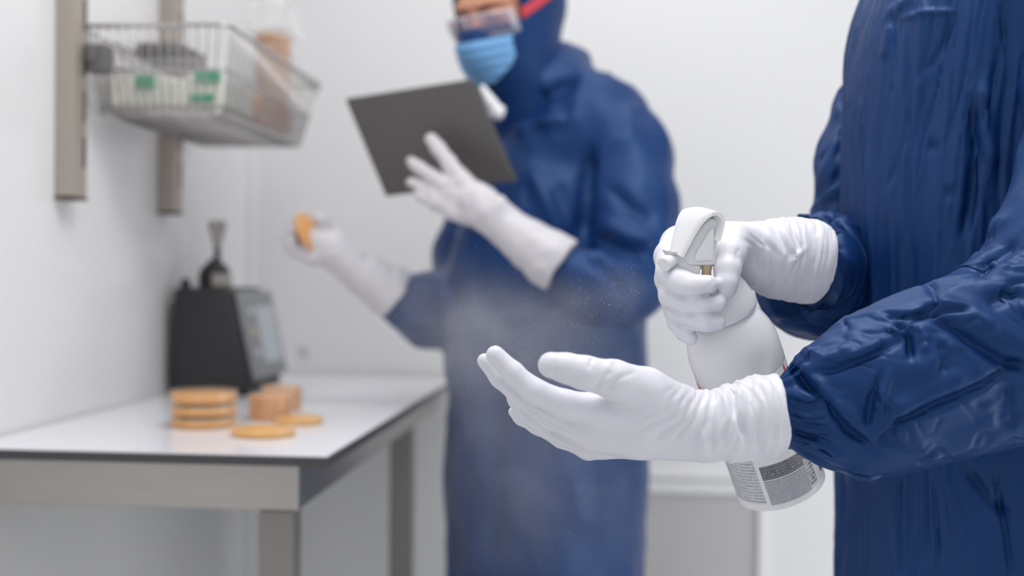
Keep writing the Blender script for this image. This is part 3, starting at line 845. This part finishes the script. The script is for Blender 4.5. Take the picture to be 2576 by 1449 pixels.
V, Fc = sleeve([(1935, 1046, .957, 86), (1968, 1042, .957, 88), (1995, 1038, .957, 104), (2050, 1030, .957, 148), (2110, 1020, .955, 176), (2180, 1006, .955, 200), (2260, 980, .955, 206), (2340, 950, .955, 212),
                (2440, 915, .957, 222), (2560, 860, .96, 235), (2660, 740, .97, 220), (2715, 560, .985, 205), (2755, 350, 1.01, 192), (2765, 150, 1.05, 192), (2715, 10, 1.08, 178), (2640, -70, 1.12, 150)],
               260, 200, .72, near_sleeve_disp, sleeveS)
cv_parent = fg

# torso
def torso():
    rows = [(-420, 2540, 90, .09), (-330, 2535, 130, .12), (-240, 2530, 215, .15), (-150, 2525, 262, .165), (-60, 2520, 300, .17), (60, 2520, 345, .175), (200, 2520, 366, .17), (400, 2520, 378, .165), (700, 2520, 390, .16), (1000, 2520, 388, .16), (1300, 2520, 388, .165), (1600, 2520, 392, .17), (1900, 2520, 380, .165)]
    ctrl = [[y, cx, rx, ry] for y, cx, rx, ry in rows]
    C = catmull(ctrl, 330); nt = 420
    th = np.linspace(0, 2 * np.pi, nt, endpoint=False)
    V = []; D = 1.20
    for y, cx, rx, ry in C:
        c = P(cx, y, D); r1 = rx * D / F
        e = .82
        ct, stt = np.cos(th), np.sin(th)
        V.append(c + (np.sign(ct) * np.abs(ct) ** e)[:, None] * r1 * XC + (np.sign(stt) * np.abs(stt) ** e)[:, None] * ry * ZC)
    V = np.concatenate(V); ns = len(C)
    a = (np.arange(ns - 1)[:, None] * nt + np.arange(nt)[None]).ravel(); b_ = (np.arange(ns - 1)[:, None] * nt + (np.arange(nt)[None] + 1) % nt).ravel()
    Fq = np.stack([a, b_, b_ + nt, a + nt], 1)
    N = vnormals(V, Fq); cen = np.repeat(np.array([P(cx, y, D) for y, cx, rx, ry in C]), nt, 0)
    if ((V - cen) * N).sum() < 0: N = -N; Fq = Fq[:, ::-1]
    t = np.tile(th, ns); z = V[:, 2]
    q = np.stack([t * 4.2 + vnoise(np.stack([z * 5, t, z * 0], 1), 1) * .8, z * 3.2, t * 0], 1)
    q2 = np.stack([t * 11 + vnoise(np.stack([z * 9, t * 2, z * 0], 1), 2) * 1.2, z * 7, t * 0 + 5], 1)
    q3 = np.stack([t * 26 + z * 12, z * 22, t * 0 + 9], 1)
    d = .0070 * vnoise(q, 51) + .0012 * ridged(q2, 52) + .0030 * crease(q2 * np.array([1, .7, 1]), 55, .12) + .0010 * crease(q3, 53, .15)
    V = V + N * d[:, None]; N = vnormals(V, Fq)
    S = [([(2285, 30), (2285, 300), (2288, 700), (2290, 1449)], 4, -.0022), ([(2272, 40), (2272, 400), (2275, 1449)], 7, .0014),
         ([(2180, 466), (2190, 600), (2200, 730), (2205, 900)], 6, .0040), ([(2168, 250), (2175, 400), (2178, 470)], 7, .003),
         ([(2520, 10), (2526, 90), (2536, 155)], 5, -.004), ([(2445, 250), (2455, 400), (2440, 520), (2420, 600)], 16, -.008),
         ([(2470, 200), (2480, 330), (2500, 430)], 18, .006), ([(2270, 45), (2340, 30), (2400, 30)], 9, .0025), ([(2340, 60), (2320, .55), (2310, 260)], 9, .003),
         ([(2400, 40), (2370, 120), (2330, 180)], 8, -.003), ([(2240, 60), (2232, 100), (2222, 150)], 10, .003), ([(2235, 40), (2270, 10), (2300, -10)], 14, .004),
         ([(2335, 365), (2360, 372)], 14, -.003), ([(2380, 480), (2395, 495)], 12, -.004), ([(2230, 470), (2250, 430), (2280, 340)], 7, -.0022),
         ([(2265, 1180), (2262, 1300), (2262, 1449)], 5, -.004), ([(2345, 1170), (2348, 1300), (2352, 1449)], 6, .004),
         ([(2200, 1240), (2195, 1350), (2192, 1449)], 7, .0035), ([(2430, 1180), (2480, 1250), (2540, 1300)], 14, -.008), ([(2500, 1180), (2530, 1330), (2545, 1449)], 8, -.006),
         ([(2385, 1180), (2400, 1300), (2450, 1449)], 16, .005), ([(2310, 350), (2305, 480), (2300, 640)], 8, .002)]
    V = strokes(V, N, S)
    return V, [list(f) for f in Fq] + [list(range(nt)), list(range((ns - 1) * nt, ns * nt))[::-1]]
TV, TF = torso()
body = obj_np('coverall', TV, TF, M['cover'], fg)
obj_np('sleeve', V, Fc, M['cover'], body)
def far_sleeve_disp(s, t, V):
    q = np.stack([s * 30 + np.sin(t + 2) * 1.2, np.cos(t) * 1.8 + 3, np.sin(t) * 1.8 + s * 5], 1)
    amp = np.clip((s - .02) / .05, 0, 1)
    return amp * (.0040 * ridged(q, 61) + .0045 * crease(q, 62, .14) + .004 * vnoise(V * 10, 64))
farS = [([(2110, 330), (2090, 400), (2060, 460)], 10, .005), ([(2120, 420), (2080, 470), (2040, 510)], 9, -.007), ([(2150, 440), (2100, 480), (2045, 520)], 10, .006),
        ([(2150, 520), (2100, 500), (2050, 530)], 8, -.006), ([(1990, 540), (2040, 555), (2070, 600)], 9, .006), ([(2060, 540), (2100, 570), (2130, 640)], 9, -.007),
        ([(2080, 650), (2110, 700), (2100, 760)], 10, .006), ([(1930, 780), (1990, 800), (2060, 780)], 10, .005), ([(1950, 820), (2040, 790), (2110, 740)], 9, -.006)]
V, Fc = sleeve([(1990, 655, 1.094, 88), (2030, 660, 1.103, 90), (2062, 672, 1.125, 105), (2040, 694, 1.160, 140), (2080, 696, 1.20, 150), (2140, 690, 1.235, 152), (2190, 640, 1.265, 140), (2165, 520, 1.28, 125), (2165, 400, 1.30, 108), (2200, 290, 1.31, 100), (2250, 170, 1.32, 98), (2320, 60, 1.31, 110), (2400, -60, 1.29, 110)],
               220, 150, .9, far_sleeve_disp, farS)
obj_np('sleeve', V, Fc, M['cover'], body)
# puffed forearm fold that hangs under the far cuff
V, Fc = sleeve([(1925, 768, 1.13, 30), (1960, 752, 1.14, 78), (2020, 735, 1.16, 108), (2090, 715, 1.19, 118), (2150, 700, 1.22, 110)], 90, 90, .7,
               far_sleeve_disp, farS)
obj_np('sleeve_fold', V, Fc, M['cover'], body)
# legs, boots, hood and head (outside the frame but part of the figure)
for sx_, nm in ((-.0, 'a'), (.0, 'b')):
    off = .09 if nm == 'a' else -.09
    cb_ = np.array(P(2520, 1700, 1.20)) + ZC * off
    x_, y_ = cb_[0], cb_[1]
    b = MB(); b.tube([(x_, y_, .80), (x_, y_, .6), (x_, y_, .45), (x_, y_, .3), (x_, y_, .12)], [.10, .095, .08, .075, .07], 24)
    b.build('trouser_leg', M['cover'], body, smooth=True)
    b = MB(); b.lathe([(0, .0), (.055, .0), (.06, .03), (.062, .10), (.066, .16), (0, .16)], Matrix.Translation((x_, y_, 0)), 24)
    b.lathe([(0, .0), (.05, .0), (.055, .03), (.045, .06), (0, .07)], Matrix.Translation((x_ - .09, y_ + .008, 0)) @ Matrix.Scale(1.6, 4, (1, 0, 0)), 24)
    b.build('boot', M['plastic'], fg, smooth=True)
hc = P(2500, -640, 1.20)

def head_local(C, Fv, Uv):
    Fv = Fv / np.linalg.norm(Fv); Uv = Uv - Fv * Uv.dot(Fv); Uv /= np.linalg.norm(Uv); Rv = np.cross(Fv, Uv)
    return C, Fv, Uv, Rv
def ell(q, c, r):
    k = (q - np.array(c)) / np.array(r); l = np.linalg.norm(k, axis=1); return (l - 1) * min(r)
def loc_(Q, fr):
    C, Fv, Uv, Rv = fr; d = Q - C
    return np.stack([d @ Fv, d @ Uv, d @ Rv], 1)     # forward, up, right
def head_fn(q):
    s = ell(q, (-.012, .030, 0), (.094, .095, .074))
    s = smin(s, ell(q, (.025, -.045, 0), (.062, .068, .056)), .03)
    s = smin(s, cone_sdf(q, np.array([.050, -.090, 0]), np.array([.030, -.085, 0]), .022, .03), .02)
    s = smin(s, cone_sdf(q, np.array([.076, .010, 0]), np.array([.100, -.028, 0]), .007, .013), .008)   # nose
    for sg in (-1, 1):
        s = smin(s, cone_sdf(q, np.array([.080, .026, .010 * sg]), np.array([.066, .028, .044 * sg]), .009, .008), .010)
        s = -smin(-s, ell(q, (.094, .006, .031 * sg), (.016, .012, .018)), .006)
        s = smin(s, ell(q, (.073, .006, .031 * sg), (.013, .012, .013)), .003)
        s = smin(s, ell(q, (-.005, .0, .074 * sg), (.016, .028, .006)), .004)
    s = smin(s, ell(q, (.082, -.056, 0), (.014, .010, .024)), .008)     # lips
    s = smin(s, cone_sdf(q, np.array([-.02, -.05, 0]), np.array([-.035, -.17, 0]), .052, .056), .02)    # neck
    return s
def hood_fn(q, opening=True, grow=.010):
    s = smin(ell(q, (-.015, .028, 0), (.104, .107, .087)), ell(q, (.020, -.045, 0), (.076, .082, .068)), .03)
    s = smin(s, cone_sdf(q, np.array([.002, -.06, 0]), np.array([-.02, -.17, 0]), .070, .085), .03)
    s = smin(s, ell(q, (.088, -.034, 0), (.030, .032, .028)), .02)
    shell = np.abs(s) - .0028
    if opening:
        # eye window: a rounded slot through the front
        dx = np.maximum(np.abs(q[:, 2]) - .060, 0); dy = np.maximum(np.abs(q[:, 1] - .028) - .027, 0)
        slot = np.maximum(np.hypot(dx, dy) - .010, -(q[:, 0] - .0))
        shell = np.maximum(shell, -slot)
    return shell, s
def head_obj(fr, h, fgparent, skin_h):
    C = fr[0]; lo = C - .2; hi = C + .16
    V, Fq = surface(lambda Q: head_fn(loc_(Q, fr)), lo, hi, skin_h); V = relax(V, Fq, 1)
    bod = obj_np('body', V, Fq, M['skin'], fgparent)
    V, Fq = surface(lambda Q: hood_fn(loc_(Q, fr))[0], lo - .02, hi + .02, h); V = relax(V, Fq, 1)
    return bod, (V, Fq)
frF = head_local(hc, -XC * .9 - YC * .45, YC)
bod, (V, Fq) = head_obj(frF, .0045, fg, .0045)
obj_np('hood', V, Fq, M['cover'], fg)

# ------------------------------------------------------------------ BACKGROUND PERSON
bg = thing('person', 'background person in navy hooded coverall, goggles and blue mask reading a tablet', 'person')
torso2 = [
 ([(1375, 1500, 2.06, 252), (1375, 1200, 2.06, 250), (1375, 900, 2.06, 248), (1378, 700, 2.05, 244), (1400, 560, 2.05, 232), (1430, 430, 2.05, 200), (1440, 330, 2.04, 150), (1400, 240, 2.02, 105)], 0),
 ([(1400, 310, 2.06, 110), (1500, 330, 2.0, 130), (1572, 400, 1.95, 118), (1590, 520, 1.90, 104), (1596, 640, 1.86, 98), (1572, 720, 1.83, 94), (1500, 722, 1.80, 82), (1448, 694, 1.79, 62), (1395, 662, 1.785, 46)], .03),
 ([(1330, 350, 2.14, 110), (1250, 480, 2.2, 100), (1190, 640, 2.18, 98), (1165, 770, 2.12, 96), (1085, 778, 2.04, 86), (1030, 765, 1.99, 66), (965, 722, 1.955, 42)], .025),
 ([(1340, 230, 2.02, 90), (1410, 185, 2.05, 66), (1448, 158, 2.07, 30)], .02),
]
def bgdisp(V):
    q = np.stack([V[:, 0] * 12 + V[:, 1] * 8, V[:, 1] * 8, V[:, 2] * 3.4], 1)
    q2 = V * np.array([22, 22, 13])
    return .009 * vnoise(q, 71) + .0045 * ridged(q2, 72)
bgS = [([(1480, 380), (1475, 480), (1468, 560), (1470, 600)], 16, -.016), ([(1500, 600), (1560, 625), (1620, 640)], 14, -.014), ([(1485, 640), (1540, 690), (1570, 740)], 12, -.012),
       ([(1330, 420), (1380, 520), (1420, 600)], 20, .010), ([(1530, 470), (1580, 520), (1640, 560)], 16, -.010), ([(1520, 560), (1590, 600), (1650, 610)], 18, .012),
       ([(1290, 330), (1350, 310), (1430, 300)], 18, .012), ([(1290, 280), (1380, 240), (1450, 195)], 14, -.014), ([(1420, 760), (1400, 900), (1390, 1100)], 24, .008), ([(1250, 900), (1240, 1100), (1235, 1400)], 26, -.008)]
V, Fq = organic(torso2, .0062, .02, .03, dispf=bgdisp, S=bgS, pad=.04)
cov = obj_np('coverall', V, Fq, M['cover'], bg)
frB = head_local(P(1276, 43, 2.0), -XC * .60 - YC * .26 - ZC * .74, YC * 1.0 - XC * .02)
bod2, (V, Fq) = head_obj(frB, .0034, bg, .0034)
hoodo = obj_np('hood', V, Fq, M['cover'], bg)
def shell_part(name, fnq, m, h, parent, it=1):
    C = frB[0]
    V, Fq = surface(lambda Q: fnq(loc_(Q, frB)), C - .16, C + .14, h); V = relax(V, Fq, it)
    return obj_np(name, V, Fq, m, parent)
# face mask: a pleated pad lying on the hood over nose and mouth
def maskf(q):
    s = hood_fn(q, False)[1] - .006 - .0012 * np.sin(q[:, 1] * 420)
    s = np.abs(s) - .0022
    c = np.maximum(np.abs(q[:, 2]) - .060 + np.maximum(-(q[:, 1] + .058), 0) ** 2 * 22, np.abs(q[:, 1] + .066) - .036)
    return np.maximum(np.maximum(s, c), -q[:, 0])
shell_part('face_mask', maskf, M['mask'], .0024, bg)
def loc2w(f, u, r): return frB[0] + frB[1] * f + frB[2] * u + frB[3] * r
def gogf(q, band0, band1, off, th):
    s = np.abs(smin(ell(q, (-.012, .02, 0), (.094 + off, .10 + off, .076 + off)), ell(q, (.045, .0, 0), (.058 + off, .05, .060 + off)), .03)) - th
    return s
def lensf(q):
    s = gogf(q, 0, 0, .007, .0012)
    c = np.maximum(np.abs(q[:, 2]) - .066, np.abs(q[:, 1] + .009) - .017)
    return np.maximum(np.maximum(s, c), -(q[:, 0] - .01))
gog = shell_part('goggles', lensf, M['lens'], .0024, bg)
def framef(q):
    s = gogf(q, 0, 0, .007, .0028)
    a = np.abs(q[:, 2]) - .068; b2 = np.abs(q[:, 1] + .009) - .020
    o = np.maximum(a, b2); i = np.maximum(a + .005, b2 + .005); br = np.abs(q[:, 2]) - .003
    return np.maximum(np.maximum(np.maximum(s, o), -np.maximum(i, -br)), -(q[:, 0] - .005))
shell_part('goggle_frame', framef, M['lensframe'], .0022, gog)
def strapf(q):
    s = np.abs(hood_fn(q, False)[1] - .003) - .0022
    c = np.abs(q[:, 1] - (-.002 + (.055 - q[:, 0]) * .40)) - .009
    return np.maximum(np.maximum(s, c), (q[:, 0] - .052))
shell_part('goggle_strap', strapf, M['strap'], .0024, gog)
for sg in (-1, 1):
    b = MB(); b.tube([loc2w(.088, .018, .013 * sg), loc2w(.086, .021, .028 * sg), loc2w(.076, .018, .044 * sg)], [.002, .0026, .0015], 8); b.build('eyebrow', M['brow'], bod2, smooth=True)
    b = MB()
    c = loc2w(.0835, .005, .031 * sg)
    b.tube([loc2w(.083, .004, .022 * sg), loc2w(.0875, .006, .031 * sg), loc2w(.082, .004, .041 * sg)], [.001, .0035, .001], 8); b.build('eye', M['eye'], bod2, smooth=True)
# white tie flap at the throat
V, Fq = organic([([(1214, 222, 1.90, 9), (1238, 262, 1.89, 16), (1250, 284, 1.89, 20)], 0), ([(1236, 290, 1.89, 10), (1262, 275, 1.89, 10)], .004)], .002, .003, .004)
obj_np('collar_tie', V, Fq, M['plastic'], cov)
# left hand supporting the tablet
ga, gb = P(1245, 560, 1.80), P(1412, 668, 1.785)
gax = (gb - ga) / np.linalg.norm(gb - ga)
hand2 = [
 ([(1450, 692, 1.79, 76), (1385, 652, 1.785, 71), (1330, 615, 1.79, 60), (1270, 570, 1.80, 48), (1220, 535, 1.80, 44), (1185, 505, 1.80, 44)], 0),
 ([(1205, 510, 1.80, 34), (1165, 462, 1.805, 26), (1128, 410, 1.815, 20), (1104, 375, 1.825, 17), (1084, 350, 1.83, 15)], .008),
 ([(1190, 515, 1.80, 34), (1142, 482, 1.805, 25), (1092, 448, 1.82, 19), (1060, 425, 1.83, 16), (1036, 408, 1.835, 14)], .005),
 ([(1190, 530, 1.80, 34), (1135, 510, 1.805, 24), (1088, 488, 1.82, 18), (1056, 470, 1.83, 15), (1034, 458, 1.835, 12)], .005),
 ([(1190, 540, 1.80, 30), (1140, 532, 1.80, 22), (1100, 515, 1.81, 17), (1070, 500, 1.82, 14), (1052, 490, 1.83, 12)], .005),
 ([(1270, 560, 1.80, 40), (1250, 520, 1.79, 28), (1228, 492, 1.795, 20), (1212, 478, 1.80, 16)], .008),
]
V, Fq = organic(hand2, .0026, .004, .006, clip=[(gb, gax)], dispf=lambda V: .0016 * ridged(V * 55, 81))
obj_np('glove', V, Fq, M['glove2'], bg)
# right hand holding a petri dish on edge
ha, hb = P(880, 665, 1.93), P(992, 738, 1.962)
hax = (hb - ha) / np.linalg.norm(hb - ha)
hand3 = [
 ([(1040, 770, 1.975, 70), (980, 730, 1.96, 66), (920, 692, 1.945, 54), (870, 655, 1.93, 48), (835, 625, 1.92, 48), (800, 612, 1.915, 42)], 0),
 ([(840, 610, 1.93, 36), (825, 585, 1.92, 26), (812, 566, 1.905, 19), (806, 552, 1.895, 15)], .006),      # thumb
 ([(795, 600, 1.93, 32), (762, 575, 1.94, 20), (752, 552, 1.935, 17), (764, 540, 1.92, 13)], .005),
 ([(785, 612, 1.925, 32), (748, 592, 1.925, 20), (736, 572, 1.92, 17), (748, 560, 1.905, 13)], .0035),
 ([(780, 625, 1.92, 32), (740, 612, 1.915, 20), (725, 594, 1.908, 17), (735, 580, 1.895, 13)], .0035),
 ([(785, 640, 1.91, 32), (748, 632, 1.905, 20), (730, 618, 1.90, 16), (736, 604, 1.89, 12)], .0035),
]
V, Fq = organic(hand3, .0026, .004, .006, clip=[(hb, hax)], dispf=lambda V: .0018 * ridged(V * 55, 83))
obj_np('glove', V, Fq, M['glove2'], bg)
for off in (-.1, .1):
    cb_ = np.array(P(1375, 1500, 2.06)); x_, y_ = cb_[0] + off * .7, cb_[1]
    b = MB(); b.tube([(x_, y_, .56), (x_, y_, .5), (x_, y_, .35), (x_, y_, .12)], [.08, .088, .08, .07], 24); b.build('trouser_leg', M['cover'], cov, smooth=True)
    b = MB(); b.lathe([(0, .0), (.055, .0), (.06, .03), (.062, .10), (.066, .16), (0, .16)], Matrix.Translation((x_, y_, 0)), 24)
    b.lathe([(0, .0), (.05, .0), (.055, .03), (.045, .06), (0, .07)], Matrix.Translation((x_ - .02, y_ - .08, 0)) @ Matrix.Scale(1.6, 4, (0, 1, 0)), 24)
    b.build('boot', M['plastic'], bg, smooth=True)
# held dish
c = P(777, 584, 1.905)
ax_ = (XC * .80 - YC * -.35 - ZC * .25); ax_ /= np.linalg.norm(ax_)
dq = Vector(ax_).to_track_quat('Z', 'Y')
dd = dish('petri_dish', 'orange agar petri dish held upright in the gloved hand beside the tablet', None, tuple(c - ax_ * .005), .036, .0125, 'agar')
dd.rotation_mode = 'QUATERNION'; dd.rotation_quaternion = dq

# ------------------------------------------------------------------ TABLET
tb = thing('tablet', 'dark grey tablet computer held up in the gloved left hand', 'tablet')
A = P(868, 250, 1.885); Bq = P(1187, 200, 1.800); Cq = P(1295, 461, 1.850); Dq = P(970, 495, 1.945)
nrm = np.cross(Bq - A, Dq - A); nrm /= np.linalg.norm(nrm)
if nrm.dot(ZC) < 0: nrm = -nrm
Cq = Bq + Dq - A + (Cq - (Bq + Dq - A)) * 1.0
Cq = Cq - nrm * (Cq - A).dot(nrm)
quad = [A, Bq, Cq, Dq]
prism([tuple(p) for p in quad], [tuple(p + nrm * .0065) for p in quad], .0022).build('back_case', M['tablet'], tb, auto=40)
cen = sum(quad) / 4
ins = [cen + (p - cen) * .95 for p in quad]
prism([tuple(p + nrm * .0063) for p in ins], [tuple(p + nrm * .0070) for p in ins], 0).build('screen', M['screen'], tb)

# ------------------------------------------------------------------ SPRAY MIST
def mist():
    m = bpy.data.materials.new('fine_white_spray_mist'); m.use_nodes = True
    nt = m.node_tree; L = nt.links.new
    for n in list(nt.nodes): nt.nodes.remove(n)
    out = nt.nodes.new('ShaderNodeOutputMaterial'); vs = nt.nodes.new('ShaderNodeVolumeScatter')
    vs.inputs['Color'].default_value = (.97, .95, .97, 1); vs.inputs['Anisotropy'].default_value = 0.2
    L(vs.outputs[0], out.inputs['Volume'])
    tc = nt.nodes.new('ShaderNodeTexCoord')
    tot = None
    blobs = [(1560, 730, 1.06, 90, 2.3), (1440, 790, 1.12, 130, 2.1), (1290, 820, 1.17, 165, 1.8), (1130, 790, 1.22, 180, 1.5), (1180, 890, 1.2, 170, 1.3),
             (1300, 980, 1.25, 280, .9), (1250, 1230, 1.28, 320, .55), (1450, 1300, 1.28, 300, .35), (1500, 960, 1.22, 220, .8), (1040, 770, 1.3, 130, 1.0)]
    for x, y, d, r, s in blobs:
        c = P(x, y, d)
        vm = nt.nodes.new('ShaderNodeVectorMath'); vm.operation = 'DISTANCE'; vm.inputs[1].default_value = tuple(c); L(tc.outputs['Object'], vm.inputs[0])
        mr = nt.nodes.new('ShaderNodeMapRange'); mr.interpolation_type = 'SMOOTHERSTEP'
        mr.inputs['From Min'].default_value = 0; mr.inputs['From Max'].default_value = r * d / F * 1.25
        mr.inputs['To Min'].default_value = s; mr.inputs['To Max'].default_value = 0
        L(vm.outputs['Value'], mr.inputs['Value'])
        if tot is None: tot = mr.outputs['Result']
        else:
            a = nt.nodes.new('ShaderNodeMath'); a.operation = 'ADD'; L(tot, a.inputs[0]); L(mr.outputs['Result'], a.inputs[1]); tot = a.outputs[0]
    n = nt.nodes.new('ShaderNodeTexNoise'); n.inputs['Scale'].default_value = 16; n.inputs['Detail'].default_value = 4; n.inputs['Distortion'].default_value = .5
    L(tc.outputs['Object'], n.inputs['Vector'])
    mr = nt.nodes.new('ShaderNodeMapRange'); mr.inputs['From Min'].default_value = .36; mr.inputs['From Max'].default_value = .68
    mr.inputs['To Min'].default_value = .40; mr.inputs['To Max'].default_value = 1.7; L(n.outputs['Fac'], mr.inputs['Value'])
    mu = nt.nodes.new('ShaderNodeMath'); mu.operation = 'MULTIPLY'; L(tot, mu.inputs[0]); L(mr.outputs['Result'], mu.inputs[1])
    L(mu.outputs[0], vs.inputs['Density'])
    try: m.cycles.volume_step_rate = 1.0
    except Exception: pass
    # domain: smooth hull around the blobs
    chs = [([p for p in PX([(x, y, d, r * 1.22)])][0]) for x, y, d, r, s in blobs]
    def fn(Q):
        r = None
        for c, rad in chs:
            s = np.linalg.norm(Q - c, axis=1) - rad
            r = s if r is None else smin(r, s, .03)
        return r
    lo = np.min([c - r for c, r in chs], 0) - .05; hi = np.max([c + r for c, r in chs], 0) + .05
    V, Fq = surface(fn, lo, hi, .012)
    o = obj_np('spray_mist', V, Fq, m)
    tag(o, 'fine white mist drifting from the spray nozzle across the open glove', 'mist', kind='stuff')
    # droplets
    rnd = np.random.RandomState(5); mb = MB()
    wts = np.array([s * r * r for x, y, d, r, s in blobs]); wts = wts / wts.sum()
    for i in range(2600):
        x, y, d, r, s = blobs[rnd.choice(len(blobs), p=wts)]
        p = P(x, y, d) + rnd.normal(0, .42, 3) * r * d / F
        q = .00012 + .00016 * rnd.rand() ** 2
        mb.add([p + np.array(v) * q for v in ((1,0,0),(-1,0,0),(0,1,0),(0,-1,0),(0,0,1),(0,0,-1))], [(0,2,4),(2,1,4),(1,3,4),(3,0,4),(2,0,5),(1,2,5),(3,1,5),(0,3,5)])
    dr = mb.build('droplets', M['plastic'], o); dr['kind'] = 'stuff'
mist()

# ------------------------------------------------------------------ LIGHT
def area(name, loc, size, sy_, energy, rot=(0, 0, 0), col=(1, 1, 1)):
    l = bpy.data.lights.new(name, 'AREA'); l.shape = 'RECTANGLE'; l.size = size; l.size_y = sy_; l.energy = energy; l.color = col
    o = bpy.data.objects.new(name, l); o.location = loc; o.rotation_euler = rot; COL.objects.link(o); return o
area('ceiling_light', (.15, .95, 2.47), .9, .7, 17.5, col=(1, .99, .985))
area('ceiling_light', (-.1, 2.05, 2.47), 1.1, .6, 4.5, col=(1, .99, .985))
area('ceiling_light', (.5, -.9, 2.47), 1.4, .8, 6, (R(20), 0, 0), col=(1, .99, .98))
area('side_fill_light', (1.75, 1.25, .65), 1.1, 1.3, 11, (0, R(90), R(-32)), col=(1, 1, 1))  # added fill lamp, no doorway here: brightens low walls and under the bench
wd = bpy.data.worlds.new('world'); scene.world = wd; wd.use_nodes = True
bgn = wd.node_tree.nodes['Background']; bgn.inputs[0].default_value = (.95, .97, 1, 1); bgn.inputs[1].default_value = .60
scene.view_settings.view_transform = 'Standard'
scene.view_settings.look = 'None'
scene.view_settings.exposure = 0.0
scene.cycles.max_bounces = 6
scene.cycles.transparent_max_bounces = 20
scene.cycles.volume_bounces = 1
scene.cycles.volume_max_steps = 96
